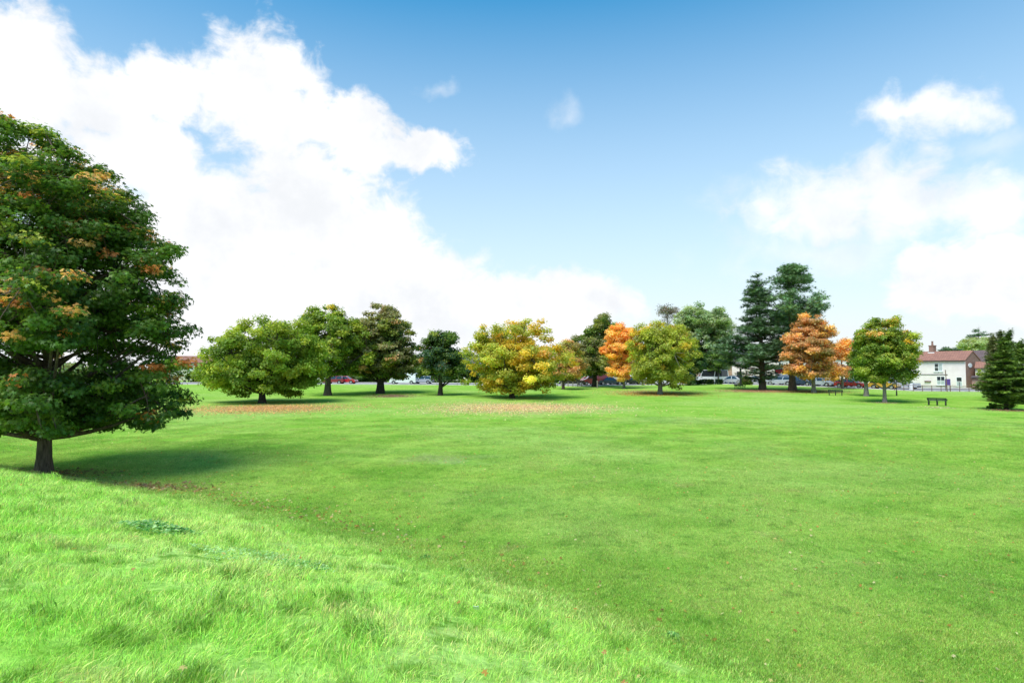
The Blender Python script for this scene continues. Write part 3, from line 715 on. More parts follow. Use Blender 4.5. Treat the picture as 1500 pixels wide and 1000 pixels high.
shrub('shrub', 'bright lime green shrub beside the brick wing', 1436, 98, 1.5, 3.6, ('yg', 'br'), 70, 73)
for i, (a, b) in enumerate([(1024, 3), (1039, 2.0), (1053, 1.5)]):
    shrub('clipped_hedge', ['leftmost and longest clipped dark hedge block by the white minibus', 'middle clipped dark hedge block by the white minibus', 'rightmost clipped dark hedge block by the white minibus'][i], a, float(edge_y((a - 750) / F)) - 1.0, b * .72, .85, ('dk', 'bl'), 90, 74 + i, dpt=.7, box=True, cat='hedge', group='clipped hedge blocks by the road')
for i, (a, w_) in enumerate([(350, 22), (520, 14), (650, 18), (985, 9)]):
    shrub('hedge', ['long dark hedge across the road behind the round green tree', 'dark hedge across the road right of the red car', 'dark hedge across the road left of the golden tree', 'dark hedge across the road behind the olive yellow tree'][i], a, float(edge_y((a - 750) / F)) + 15.5, w_, 2.2, ('dk', 'mid', 'dk'), 420, 80 + i, dpt=1.4, box=True, cat='hedge', ls=.3, group='hedges across the road')

def far_wood():
    q = np.random.RandomState(90); n = 900; t = q.uniform(-1.0, 1.0, n); Y = q.uniform(168, 200, n); h = 3.2 + 1.6 * np.sin(t * 23) * np.sin(t * 9 + 1) + q.uniform(-.6, .8, n)
    ii = np.repeat(np.arange(n), 70); m = len(ii); C = np.stack([t * Y, Y, Hf(t * Y, Y)], 1)[ii]
    C[:, 0] += q.normal(0, 1.3, m); C[:, 1] += q.normal(0, 1.2, m); C[:, 2] += q.rand(m) ** .7 * h[ii]
    cs = np.array([GREEN[k] for k in ('dk', 'mid', 'olb', 'pal2')])[q.randint(4, size=n)][ii] * q.uniform(.7, 1.2, (m, 1))
    o = link('far_wood', leaves_mesh('far_wood', C, q.normal(0, .7, (m, 3)) + [0, -.3, .6], q.uniform(.4, .9, m), cs, 'leaf', q), M_LEAF); o['kind'] = 'stuff'
far_wood()

# ------------------------------------------------------------------ buildings
def brick(name, c1, c2, mortar, sc_=1.0):
    m, w, out = mat(name)
    tc = w.n('ShaderNodeTexCoord').outputs['Object']
    sep = w.n('ShaderNodeSeparateXYZ'); w.put(sep.inputs[0], tc)
    cb = w.n('ShaderNodeCombineXYZ'); w.put(cb.inputs[0], w.m('ADD', sep.outputs[0], sep.outputs[1])); w.put(cb.inputs[1], sep.outputs[2])
    b = w.n('ShaderNodeTexBrick'); w.put(b.inputs['Vector'], cb.outputs[0])
    b.inputs['Scale'].default_value = 1; b.inputs['Brick Width'].default_value = .225 * sc_; b.inputs['Row Height'].default_value = .075 * sc_; b.inputs['Mortar Size'].default_value = .01 * sc_
    b.inputs['Color1'].default_value = (*c1, 1); b.inputs['Color2'].default_value = (*c2, 1); b.inputs['Mortar'].default_value = (*mortar, 1)
    n = w.noise(tc, 1.5, 5, .6)
    p = w.n('ShaderNodeBsdfPrincipled'); p.inputs['Roughness'].default_value = .9
    w.put(p.inputs['Base Color'], w.mix(w.m('MULTIPLY', w.rng(n, .35, .7), .4), b.outputs['Color'], w.mix(1.0, b.outputs['Color'], (.6, .6, .62), 'MULTIPLY')))
    w.put(out.inputs[0], p.outputs[0]); return m
M_BRICK = brick('brick_red', (.30, .12, .08), (.22, .09, .065), (.32, .27, .23))
M_BRICKO = brick('brick_orange', (.42, .22, .14), (.36, .17, .11), (.4, .34, .28))
M_TILE = brick('roof_tiles_red', (.40, .19, .135), (.32, .15, .11), (.12, .06, .05), 1.6)
M_TILED = brick('roof_tiles_dark', (.17, .11, .11), (.13, .085, .09), (.06, .05, .05), 1.6)
M_SLATE = brick('roof_slates', (.15, .15, .17), (.11, .11, .13), (.06, .06, .07), 1.6)
M_REND = plain('white_render', (.84, .74, .72), .85, col2=(.74, .65, .62), scale=.9, bump=.15, bscale=20)
M_CREAM = plain('cream_render', (.72, .66, .52), .85, noise=.12, scale=.8)
M_WHITE = plain('white_paint', (.80, .80, .80), .45)
M_GLASSD = plain('window_glass', (.03, .035, .045), .06, spec=.9)
M_CURT = plain('net_curtain', (.50, .53, .53), .3, col2=(.34, .40, .40), scale=3)
M_DARK = plain('dark_paint', (.02, .02, .022), .5)
M_BLKM = plain('black_metal', (.025, .027, .03), .4, metal=.3)
M_REDP = plain('red_fascia', (.55, .02, .03), .4)
M_PURP = plain('purple_board', (.10, .05, .22), .5)
M_RUST = plain('rusty_rail_paint', (.20, .12, .10), .7, noise=.4, scale=6)
M_WOOD = plain('weathered_timber', (.30, .27, .22), .85, noise=.35, scale=9)
M_GRNW = plain('bench_green_paint', (.025, .05, .04), .5, noise=.4, scale=10)
M_BLUW = plain('bench_dark_paint', (.035, .05, .055), .45, noise=.4, scale=10)

def window(root, x, z, w, h, lights=2, dark=None, sill=True, y=0.0, frame=M_WHITE):
    """sash window proud of a front wall at y; dark = list of panes (col,row) that read dark"""
    wn = MB(); t = .07
    wn.box(x - w / 2, x + w / 2, y - .05, y + .02, z, z + t); wn.box(x - w / 2, x + w / 2, y - .05, y + .02, z + h - t, z + h)
    wn.box(x - w / 2, x - w / 2 + t, y - .05, y + .02, z + t, z + h - t); wn.box(x + w / 2 - t, x + w / 2, y - .05, y + .02, z + t, z + h - t)
    wn.box(x - w / 2 + t, x + w / 2 - t, y - .045, y + .02, z + h / 2 - t / 2, z + h / 2 + t / 2)
    if lights > 1: wn.box(x - t / 2, x + t / 2, y - .04, y + .02, z + t, z + h - t)
    fr = wn.build('window', frame, root)
    MB().box(x - w / 2 + .03, x + w / 2 - .03, y - .015, y + .01, z + .03, z + h - .03).build('pane', M_GLASSD, fr)
    if dark is not None:
        c = MB()
        for a, b_ in [(0, 0), (1, 0), (0, 1), (1, 1)]:
            if (a, b_) not in dark:
                c.box(x - w / 2 + .05 + a * w / 2, x - .05 + a * w / 2, y - .022, y - .017, z + .05 + b_ * h / 2, z + h / 2 - .05 + b_ * h / 2)
        c.build('curtain', M_CURT, fr)
    if sill: MB().box(x - w / 2 - .1, x + w / 2 + .1, y - .14, y - .002, z - .1, z - .003).build('sill', frame, fr)
    return fr

def house(name, label, px, Y, W, D, eave, ridge, wall, roof, turn=0.0, wins=(), cat='house', chim=(), group=None, doors=(), gablemat=None, hip=0.0, z0=None):
    """front wall centre at px, Y; turn: degrees the front turns away so that its right side shows"""
    c = at(px, Y); az = math.degrees(math.atan2(c.x, c.y)); phi = R(-az - turn)
    root = thing(name, c - Vector((0, 0, .02)), label, cat, group, phi)
    MB().box(-W / 2, W / 2, 0, D, -.3, eave).build('wall', wall, root)
    if not hip:
        for sx in (-1, 1):
            g = MB()
            xa, xb = (-W / 2, -W / 2 + .25) if sx < 0 else (W / 2 - .25, W / 2)
            g.prism([(0, eave + .002), (D, eave + .002), (D / 2, ridge - .12)], xa, xb)
            g.V = [(y, x, z) for x, y, z in g.V]     # prism runs along y: swap axes
            g.build('gable', gablemat or wall, root)
    o = .25; th = .14
    rf = MB()
    zE = eave - .08
    if hip:
        a, b_ = -W / 2 + D / 2 * hip, W / 2 - D / 2 * hip
        rf.add([(-W / 2 - o, -o, zE), (W / 2 + o, -o, zE), (W / 2 + o, D + o, zE), (-W / 2 - o, D + o, zE), (a, D / 2, ridge), (b_, D / 2, ridge)],
               [(0, 1, 5, 4), (1, 2, 5), (2, 3, 4, 5), (3, 0, 4), (3, 2, 1, 0)])
    else:
        rf.prism([(-o, zE), (-o, zE + th), (D / 2, ridge + th * .3), (D + o, zE + th), (D + o, zE), (D / 2, ridge - th)], -W / 2 - .08, W / 2 + .08)
        rf.V = [(y, x, z) for x, y, z in rf.V]
    r_ = rf.build('roof', roof, root)
    for cx, cw, ch in chim:
        c_ = MB().box(cx - cw / 2, cx + cw / 2, D / 2 - .45, D / 2 + .45, ridge - .5, ridge + ch); c_.box(cx - cw / 2 - .06, cx + cw / 2 + .06, D / 2 - .51, D / 2 + .51, ridge + ch + .002, ridge + ch + .14)
        k = c_.build('chimney', M_BRICK, root)
        pz = MB(); pz.cyl((cx, D / 2, ridge + ch + .14), (cx, D / 2, ridge + ch + .75), .17, .13, 12); pz.cyl((cx, D / 2, ridge + ch + .75), (cx, D / 2, ridge + ch + .85), .17, .17, 12)
        pz.build('chimney_pot', M_BRICK, k)
        MB().box(cx - cw / 2 - .12, cx + cw / 2 + .12, D / 2 - .58, D / 2 - .46, ridge - .42, ridge - .12).build('flashing', M_WHITE, k)
    for w_ in wins: window(root, *w_[:4], **(w_[4] if len(w_) > 4 else {}))
    for x, w_, h, m_ in doors:
        d = MB().box(x - w_ / 2, x + w_ / 2, -.06, -.003, .0, h).build('door', m_, root)
        MB().box(x + w_ / 2 - .16, x + w_ / 2 - .08, -.12, -.062, h * .45, h * .5).build('handle', M_BLKM, d)
    gt = MB(); gt.cyl((-W / 2 - .1, -.3, eave - .08), (W / 2 + .1, -.3, eave - .08), .06, None, 8); gt.build('gutter', M_DARK, root)
    return root

hs = house('white_cottage', 'white rendered two storey cottage with red tiled roof and brick chimney', 1373, 103.5, 8.4, 5.2, 4.55, 6.15, M_REND, M_TILE, turn=24, cat='house', gablemat=M_BRICK,
           chim=[(-1.75, .75, .95)], wins=[(.25, 2.75, 1.25, 1.35, dict(dark=[(0, 1), (0, 0)])), (.55, .45, 1.25, 1.5, dict(dark=[(0, 1), (1, 1)])), (3.25, .35, .85, 1.5, dict(lights=1, dark=[(0, 1), (1, 1)]))])
MB().box(4.203, 4.23, .02, 5.18, -.3, 4.545).build('brick_gable_wall', M_BRICK, hs)
MB().box(-4.2, 1.6, -.07, -.003, 2.18, 2.26).build('string_course', M_BLKM, hs)
MB().box(-4.2, 4.2, -.05, -.003, .0, .28).build('plinth', M_PAVE, hs)
MB().box(-1.9, -.95, -.2, -.005, .95, 1.15).build('flower_box', M_RUST, hs)
MB().box(.2, .3, -.06, -.003, 2.52, 2.62).build('wall_lamp', M_BLKM, hs)
MB().cyl((-3.3, -.9, 3.1), (-3.3, -.005, 3.1), .03).cyl((-3.3, -.9, 3.0), (-3.3, -.9, 3.16), .12).build('bracket_lamp', M_BLKM, hs)
sg = MB(); n_ = 24
V = [(4.236, 1.5 + .65 * math.cos(2 * math.pi * i / n_), 3.75 + .36 * math.sin(2 * math.pi * i / n_)) for i in range(n_)]
V2 = [(4.29, y, z) for _, y, z in V]
sg.add(V + V2, [list(range(n_)), list(range(2 * n_ - 1, n_ - 1, -1))] + [(i, (i + 1) % n_, (i + 1) % n_ + n_, i + n_) for i in range(n_)])
sg.build('oval_sign', M_WHITE, hs)
window(hs, 99, 0, .1, .1) if False else None

wing = house('brick_wing', 'red brick building with purplish brown roof right of the white cottage', 1429, 108.5, 6.4, 6, 4.3, 6.5, M_BRICK, M_TILED, turn=12, wins=[(-1.3, 1.0, .7, 1.3, dict(lights=1))], hip=.5)
low = house('low_outbuilding', 'low building with pale orange tiled roof partly hidden by the spruce', 1444, 99, 2.6, 3, 3.3, 4.3, M_CREAM, M_TILE, turn=5)
gw = thing('garden_wall', at(1429, 96), 'short pale rendered wall right of the brick gable', 'wall', None, R(-38))
MB().box(-.45, .45, 0, .25, -.2, 1.75).build('wall_panel', M_CREAM, gw); MB().box(-.5, .5, -.04, .29, 1.752, 1.83).build('coping', M_PAVE, gw)
shed = house('flat_shed', 'dark flat shed below the lime green shrub', 1438, 93.5, 2.4, 2, 1.9, 2.05, M_BRICKO, M_TILED, turn=5, cat='shed')

W2 = lambda x, z, w=1.0, h=1.2: (x, z, w, h, dict(dark=[(0, 1), (1, 0)]))
house('terrace_house', 'pale house with grey pink roof glimpsed between the two pines', 1137, 131, 9, 7, 4.8, 6.9, M_REND, M_TILE, wins=[W2(-2.5, 3.0), W2(1, 3.0), W2(-2.5, .9), W2(3, 3.0)], doors=[(.4, .95, 2.1, M_REDP)], chim=[(3.5, .8, 1.0)], group='houses across the road')
house('terrace_house', 'pale house with slate roof behind the rusty orange tree', 1196, 124, 11, 7, 4.9, 6.9, M_REND, M_SLATE, wins=[W2(-4, 3.0), W2(0, 3.0), W2(3.5, 3.0), W2(-4, .9), W2(3.5, .9)], doors=[(.4, .95, 2.1, M_DARK)], group='houses across the road')
house('terrace_house', 'pale cottage with orange brick end seen below the pale grey green tree', 1080, 137, 9, 7, 4.6, 6.6, M_REND, M_SLATE, wins=[W2(-2.5, 2.8), W2(2.2, 2.8), W2(-2.5, .9)], doors=[(.4, .95, 2.1, M_DARK)], group='houses across the road')
house('terrace_house', 'orange brick house behind the three thin roadside trunks', 1045, 130, 7.5, 7, 3.6, 5.0, M_BRICKO, M_TILE, wins=[W2(-2, 2.2, .9, 1.0), W2(1.8, 2.2, .9, 1.0), W2(-2, .6)], doors=[(.4, .95, 1.9, M_WHITE)], group='houses across the road')
cr_ = house('cream_pub', 'cream single storey front with dark windows behind the red car', 1247, 111, 4.8, 5, 2.9, 3.6, M_CREAM, M_SLATE, cat='building',
            wins=[(-.8, .9, .55, 1.1, dict(lights=1)), (.1, .9, .55, 1.1, dict(lights=1)), (1.0, .9, .55, 1.1, dict(lights=1)), (1.85, .9, .5, 1.1, dict(lights=1))])
MB().box(-1.4, 2.3, -.35, -.004, 2.2, 2.42).build('porch_canopy', M_WHITE, cr_)
house('terrace_house', 'red roofed house behind the left green maple', 1280, 123, 10, 7, 4.4, 6.2, M_REND, M_TILE, wins=[W2(-2.5, 2.8), W2(2.2, 2.8)], group='houses across the road')
house('terrace_house', 'white walled house behind the lower branches of the right green maple', 1325, 117, 7, 6, 4.0, 5.6, M_REND, M_TILE, wins=[W2(-2.2, 2.6), W2(1.5, 2.6), W2(-2.2, .8)], doors=[(.4, 1.6, 2.1, M_DARK)], turn=10, group='houses across the road')
shop = house('shop_front', 'little shop with red fascia and white front seen between the pine trunks', 1146, 116, 2.6, 3.2, 2.75, 3.0, M_WHITE, M_DARK, cat='shop', wins=[(-.7, .7, .5, 1.2, dict(lights=1))])
MB().box(-1.25, 1.25, -.14, -.004, 2.0, 2.72).build('fascia', M_REDP, shop); MB().box(-1.3, 1.3, -.9, -.006, 2.93, 3.0).build('canopy', M_CREAM, shop)
for i, (a, Y, W, lab, wl, rf) in enumerate([(300, 150, 16, 'long low red roofed house beyond the gap right of the big maple', M_CREAM, M_TILE), (500, 141, 13, 'white house beyond the red car seen through leaf gaps', M_REND, M_SLATE),
                                  (600, 142, 12, 'white house beyond the white van seen through leaf gaps', M_REND, M_SLATE), (690, 141, 11, 'white gabled house beyond the left edge of the golden tree', M_REND, M_SLATE), (930, 134, 12, 'white house beyond the bright orange tree trunk', M_REND, M_TILE)]):
    house('terrace_house', lab, a, Y, W, 7, 4.0 if i else 4.3, 6.0, wl, rf, wins=[W2(-3, 2.6), W2(0, 2.6), W2(3, 2.6), W2(-3, .8), W2(2.5, .8)], doors=[(.3, .95, 2.0, M_DARK)], group='houses across the road')

# ------------------------------------------------------------------ vehicles
M_TYRE = plain('tyre_rubber', (.02, .02, .02), .8); M_RIM = plain('rim_alloy', (.5, .5, .52), .35, metal=.7)
M_CARG = plain('car_glass', (.02, .025, .03), .05, spec=.8, coat=.3); M_LAMP = plain('headlamp_lens', (.75, .77, .8), .15); M_TAIL = plain('tail_lamp', (.4, .01, .01), .2)
PAINT = {k: plain('car_paint_' + k, c, .3, metal=.15, coat=.8) for k, c in dict(red=(.48, .014, .03), crimson=(.6, .03, .09), maroon=(.22, .015, .035), white=(.72, .73, .75), silver=(.42, .45, .5), black=(.015, .016, .02), navy=(.02, .035, .09), blue=(.03, .09, .22), grey=(.10, .11, .12), yellow=(.55, .33, .05), pink=(.40, .30, .34)).items()}
def car(kind, paint, px, dY, label, rz=0.0, name=None, group='vehicles along the road', back=False):
    L, Wd, Hh = dict(hatch=(3.9, 1.7, 1.45), saloon=(4.5, 1.75, 1.42), estate=(4.4, 1.75, 1.5), suv=(4.5, 1.85, 1.7), van=(4.9, 1.9, 2.0), minibus=(5.4, 2.0, 2.45))[kind]
    t = (px - 750) / F; Y = float(edge_y(t)) + dY
    Y -= 1.4; c = Vector((t * Y, Y, float(edge_z(t)) + .05))
    tang = math.atan2(float(edge_y(t + .02) - edge_y(t - .02)), float((t + .02) * edge_y(t + .02) - (t - .02) * edge_y(t - .02)))
    root = thing(name or {'van': 'parked_van', 'minibus': 'parked_minibus'}.get(kind, 'parked_car'), c, label, 'van' if kind in ('van', 'minibus') else 'car', group, tang + R(rz) + (math.pi if back else 0))
    P_ = PAINT[paint]; hl = L / 2; belt = .58 * Hh if kind in ('van', 'minibus', 'suv') else .62 * Hh
    if kind == 'minibus': belt = .52 * Hh
    wr = .32; fx, rx = hl - .78, -hl + .78
    def arch(cx, k=7): return [(cx + (wr + .06) * math.cos(a), .32 + (wr + .06) * math.sin(a)) for a in np.linspace(math.pi, 0, k)]
    prof = [(-hl, .28)] + arch(rx) + arch(fx) + [(hl, .28)]
    prof += {'hatch': [(hl + .03, .55), (hl - .1, .74), (hl - 1.0, belt), (-hl + .12, belt + .02), (-hl - .02, .6)],
             'saloon': [(hl + .03, .52), (hl - .1, .72), (hl - 1.25, belt - .02), (-hl + .95, belt + .02), (-hl + .05, belt - .06), (-hl - .02, .55)],
             'estate': [(hl + .03, .52), (hl - .1, .72), (hl - 1.15, belt), (-hl + .06, belt + .02), (-hl - .02, .6)],
             'suv': [(hl + .03, .55), (hl - .05, .92), (hl - 1.1, belt), (-hl + .06, belt + .02), (-hl - .02, .6)],
             'van': [(hl + .03, .55), (hl - .08, .92), (hl - .85, belt), (-hl + .02, belt), (-hl - .02, .6)],
             'minibus': [(hl + .03, .55), (hl - .03, 1.0), (hl - .45, belt), (-hl + .02, belt), (-hl - .02, .6)]}[kind]
    b = MB().prism(prof, -Wd / 2, Wd / 2)
    # cabin: roof corners
    A = {'hatch': (hl - 1.05, hl - 1.75, -hl + .45, -hl + .14), 'saloon': (hl - 1.3, hl - 2.0, -hl + 1.45, -hl + .8), 'estate': (hl - 1.2, hl - 1.9, -hl + .42, -hl + .08), 'suv': (hl - 1.15, hl - 1.75, -hl + .3, -hl + .08),
         'van': (hl - .9, hl - 1.6, -hl + .1, -hl + .03), 'minibus': (hl - .5, hl - 1.0, -hl + .1, -hl + .03)}[kind]
    f0, f1, r1, r0 = A; wi = Wd / 2 - .04; wt = Wd / 2 - (.2 if kind not in ('van', 'minibus') else .1); th = .07
    zr = Hh - th
    b.hexa([(r1 - .05, -wt, zr), (f1 + .05, -wt, zr), (f1 + .05, wt, zr), (r1 - .05, wt, zr), (r1 + .12, -wt + .1, Hh), (f1 - .15, -wt + .1, Hh), (f1 - .15, wt - .1, Hh), (r1 + .12, wt - .1, Hh)])
    for sy in (-1, 1):       # pillars
        for (xa, xb) in [(f0, f1), ((f0 + r0) / 2, (f1 + r1) / 2), (r0, r1)]:
            b.hexa([(xa - .06, sy * wi - .02, belt - .02), (xa + .06, sy * wi - .02, belt - .02), (xa + .06, sy * wi + .02, belt - .02), (xa - .06, sy * wi + .02, belt - .02),
                    (xb - .05, sy * wt - .02, zr + .01), (xb + .05, sy * wt - .02, zr + .01), (xb + .05, sy * wt + .02, zr + .01), (xb - .05, sy * wt + .02, zr + .01)])
    if kind == 'van':
        for sy in (-1, 1):
            b.hexa([(r0, sy * wi - .015, belt - .02), (.2, sy * wi - .015, belt - .02), (.2, sy * wi + .015, belt - .02), (r0, sy * wi + .015, belt - .02), (r1, sy * wt - .015, zr), (.2, sy * wt - .015, zr), (.2, sy * wt + .015, zr), (r1, sy * wt + .015, zr)])
    b.build('body', P_, root, .025)
    g = MB(); e = .015
    g.hexa([(r0, -wi + e, belt - .01), (f0, -wi + e, belt - .01), (f0, wi - e, belt - .01), (r0, wi - e, belt - .01), (r1, -wt + e, zr + .01), (f1, -wt + e, zr + .01), (f1, wt - e, zr + .01), (r1, wt - e, zr + .01)])
    g.build('windows', M_CARG, root)
    for cx in (fx, rx):
        for sy in (-1, 1):
            y0 = sy * (Wd / 2 - .1)
            wh = MB().cyl((cx, y0 - .1, .32), (cx, y0 + .1, .32), wr, wr, 18).build('wheel', M_TYRE, root, .02)
            MB().cyl((cx, y0 + sy * .09, .32), (cx, y0 + sy * .112, .32), .20, .18, 12).build('rim', M_RIM, wh)
    for sy in (-1, 1):
        MB().box(hl - .12, hl + .035, sy * Wd * .36 - .17, sy * Wd * .36 + .17, .58, .72).build('headlight', M_LAMP, root, .02)
        MB().box(-hl - .035, -hl + .06, sy * Wd * .41 - .1, sy * Wd * .41 + .1, .62, .86).build('tail_light', M_TAIL, root, .02)
        MB().box(f0 - .25, f0 - .1, sy * (Wd / 2 + .09) - .08, sy * (Wd / 2 + .09) + .08, belt + .02, belt + .14).build('wing_mirror', P_, root, .02)
    MB().box(hl - .1, hl + .07, -Wd / 2 + .05, Wd / 2 - .05, .26, .42).build('bumper', M_DARK, root, .03)
    MB().box(-hl - .07, -hl + .1, -Wd / 2 + .05, Wd / 2 - .05, .28, .44).build('bumper', M_DARK, root, .03)
    return root
car('hatch', 'maroon', 491, 4.0, 'dark red hatchback behind the loose green tree trunk', back=True)
car('hatch', 'red', 508, 5.0, 'bright red hatchback in the gap between the two left trunks')
car('van', 'white', 592, 4.0, 'white van in the gap right of the brownish domed tree', back=True)
car('hatch', 'silver', 620, 8.0, 'silver hatchback just behind the white van', back=True)
car('saloon', 'black', 838, 4.2, 'black saloon left of the crimson hatchback', back=True)
car('hatch', 'crimson', 857, 8.5, 'crimson hatchback left of the maroon van', back=True)
car('van', 'maroon', 871, 5.0, 'maroon van behind the lime trunk', back=True)
car('hatch', 'white', 886, 8.2, 'white hatchback just right of the maroon van')
car('saloon', 'navy', 894, 4.2, 'dark navy saloon below the bright orange tree left of its trunk')
car('van', 'white', 912, 8.5, 'white van directly behind the bright orange tree trunk')
car('estate', 'black', 925, 4.2, 'black estate car just right of the bright orange tree trunk')
car('saloon', 'white', 940, 8.2, 'white saloon left of the white based trunk')
car('hatch', 'white', 958, 4.2, 'white hatchback right behind the olive yellow tree')
car('minibus', 'white', 1042, 4.0, 'white minibus behind the clipped hedge blocks', back=True)
car('saloon', 'silver', 1070, 4.2, 'silver saloon between the minibus and the dark post', back=True)
car('estate', 'grey', 1084, 8.2, 'dark grey estate behind the dark post')
car('hatch', 'white', 1107, 4.2, 'white hatchback left of the left pine trunk')
car('saloon', 'navy', 1131, 7.5, 'navy blue saloon right of the left pine trunk', back=True)
car('estate', 'silver', 1142, 4.0, 'silver estate below the red fascia', back=True)
car('suv', 'black', 1160, 7.0, 'black tall car behind the right pine trunk')
car('hatch', 'navy', 1175, 3.8, 'dark blue hatchback between the right pine and the rusty tree trunk')
car('saloon', 'pink', 1190, 7.2, 'pinkish grey saloon behind the rusty tree trunk')
car('hatch', 'silver', 1203, 3.8, 'silver blue hatchback right of the rusty tree trunk')
car('saloon', 'maroon', 1229, 6.5, 'maroon saloon tucked behind the bright red saloon')
car('saloon', 'red', 1246, 3.2, 'bright red saloon behind the railing left of the green maples')
car('hatch', 'yellow', 1294, 3.2, 'mustard yellow hatchback behind the light maple trunk')
car('suv', 'silver', 1320, 7.5, 'silver tall car behind the thin black lamp post')

# ------------------------------------------------------------------ railing, posts, benches
def on_edge(px, d=0.0):
    t = (px - 750) / F; Y = float(edge_y(t)) + d; return Vector((t * Y, Y, float(Hf(t * Y, Y))))
def railing(name, label, pxs, hgt, m, r=.03, mid=False, group='low railings along the road'):
    P = [on_edge(p, .25) for p in pxs]; o0 = P[0]
    root = thing(name, o0, label, 'railing', group)
    for p in P:
        q = p - o0; MB().cyl((q.x, q.y, q.z - .15), (q.x, q.y, q.z + hgt), r * 1.25, None, 8).build('post', m, root)
    for a, b in zip(P, P[1:]):
        a = a - o0; b = b - o0
        rr = MB().cyl((a.x, a.y, a.z + hgt + r), (b.x, b.y, b.z + hgt + r), r, None, 8)
        if mid: rr.cyl((a.x, a.y, a.z + hgt * .5), (b.x, b.y, b.z + hgt * .5), r * .6, None, 6)
        rr.build('rail', m, root)
    return root
railing('metal_railing', 'long brown railing on posts in front of the white cottage', [1309 + 13.6 * i for i in range(12)], .78, M_RUST, .035, True)
railing('metal_railing', 'brown railing in front of the red saloon left of the maple trunks', [1213, 1226, 1239, 1250, 1262], .75, M_RUST, .03, True)
railing('metal_railing', 'pale short railing left of the left pine trunk', [1066, 1072, 1079, 1085, 1096], .62, M_PAVE, .035)
railing('metal_railing', 'pale short railing right of the left pine trunk', [1122, 1130, 1139, 1149], .62, M_PAVE, .035)
railing('metal_railing', 'dull railing left of the golden tree', [640, 655, 670, 684], .8, M_WOOD, .035)
for i, px in enumerate([822, 832, 839, 846, 852]):
    b = thing('timber_bollard', on_edge(px, -.6), ['leftmost of the five short timber bollards before the black saloon', 'second from left of the five short timber bollards', 'middle one of the five short timber bollards', 'fourth from left of the five short timber bollards', 'rightmost of the five short timber bollards before the crimson car'][i], 'bollard', 'short timber bollards')
    MB().box(-.08, .08, -.08, .08, -.2, .62).build('post', M_WOOD, b, .01); MB().add([(-.09, -.09, .622), (.09, -.09, .622), (.09, .09, .622), (-.09, .09, .622), (0, 0, .72)], [(0, 1, 4), (1, 2, 4), (2, 3, 4), (3, 0, 4), (3, 2, 1, 0)]).build('cap', M_WOOD, b)
tp = thing('timber_post', at(875, 96), 'taller pale timber post between the lime and the bright orange tree', 'post')
MB().box(-.09, .09, -.09, .09, -.2, 1.15).build('shaft', M_WOOD, tp, .015); MB().box(-.13, .13, -.11, .11, .95, 1.08).build('crosspiece', M_WOOD, tp, .01)
dp = thing('dark_post', at(1085, 103), 'thick dark post behind the small green bench', 'post')
MB().box(-.13, .13, -.1, .1, -.2, 2.75).build('shaft', M_BLKM, dp, .02); MB().box(-.17, .17, -.14, .14, 2.752, 2.83).build('cap', M_BLKM, dp)
lamp = thing('lamp_post', at(1313, float(ground(1313, 579.5).y)), 'thin black post rising into the right green maple', 'lamp post')
MB().cyl((0, 0, -.2), (0, 0, 3.6), .05, .035, 10).cyl((0, 0, -.2), (0, 0, .55), .085, .075, 10).build('shaft', M_BLKM, lamp)
lt_ = MB().cyl((0, 0, 3.6), (0, 0, 3.95), .08, .16, 8).cyl((0, 0, 3.95), (0, 0, 4.1), .2, .03, 8).build('lantern', M_BLKM, lamp)
sp = thing('sign_post', on_edge(1386, -.4), 'leaning purple brown post before the cottage', 'sign post')
MB().cyl((0, 0, -.2), (-.18, 0, 2.95), .06, .05, 10).build('shaft', M_RUST, sp)
MB().cyl((-.18, 0, 2.95), (-.183, 0, 3.0), .07, .07, 10).build('cap', M_BLKM, sp)
nb = thing('notice_board', on_edge(1387, 3.2), 'purple notice board beside the leaning post', 'notice board')
for x in (-.3, .3): MB().box(x - .03, x + .03, -.03, .03, -.1, .8).build('leg', M_BLKM, nb)
MB().box(-.38, .38, -.05, .05, .802, 1.7).build('panel', M_PURP, nb, .02)
gp = thing('gate_pier', on_edge(1333, 5), 'white pier behind the railing below the right maple', 'pier')
MB().box(-.18, .18, -.18, .18, -.1, 1.1).build('shaft', M_WHITE, gp, .02); MB().box(-.24, .24, -.24, .24, 1.102, 1.2).build('cap', M_PAVE, gp, .01)

def bench(px, py, L, rz, m, label, backrest=True):
    g = ground(px, py); az = math.atan2(g.x, g.y)
    root = thing('park_bench', g, label, 'bench', 'benches facing the field', -az + R(rz))
    s = MB()
    for k in range(4): s.box(-L / 2, L / 2, -.24 + k * .125, -.135 + k * .125, .42, .455)
    s.build('seat', m, root)
    b = MB()
    for k in range(2): b.hexa([(-L / 2, .27 + k * .035, .49 + k * .11), (L / 2, .27 + k * .035, .49 + k * .11), (L / 2, .30 + k * .035, .49 + k * .11), (-L / 2, .30 + k * .035, .49 + k * .11),
                               (-L / 2, .295 + k * .035, .585 + k * .11), (L / 2, .295 + k * .035, .585 + k * .11), (L / 2, .325 + k * .035, .585 + k * .11), (-L / 2, .325 + k * .035, .585 + k * .11)])
    b.build('backrest', m, root)
    for x in (-L / 2 + .1, 0, L / 2 - .1):
        MB().box(x - .035, x + .035, -.24, -.17, -.08, .418).box(x - .035, x + .035, .2, .27, -.08, .418).box(x - .03, x + .03, -.165, .195, .33, .40).hexa([(x - .03, .21, .46), (x + .03, .21, .46), (x + .03, .265, .46), (x - .03, .265, .46), (x - .03, .34, .69), (x + .03, .34, .69), (x + .03, .38, .69), (x - .03, .38, .69)]).build('leg', M_BLKM, root)
    for x in (-L / 2 + .03, L / 2 - .03): MB().box(x - .035, x + .035, -.3, .3, .56, .60).box(x - .03, x + .03, -.28, -.23, .457, .558).build('armrest', M_BLKM, root)
    return root
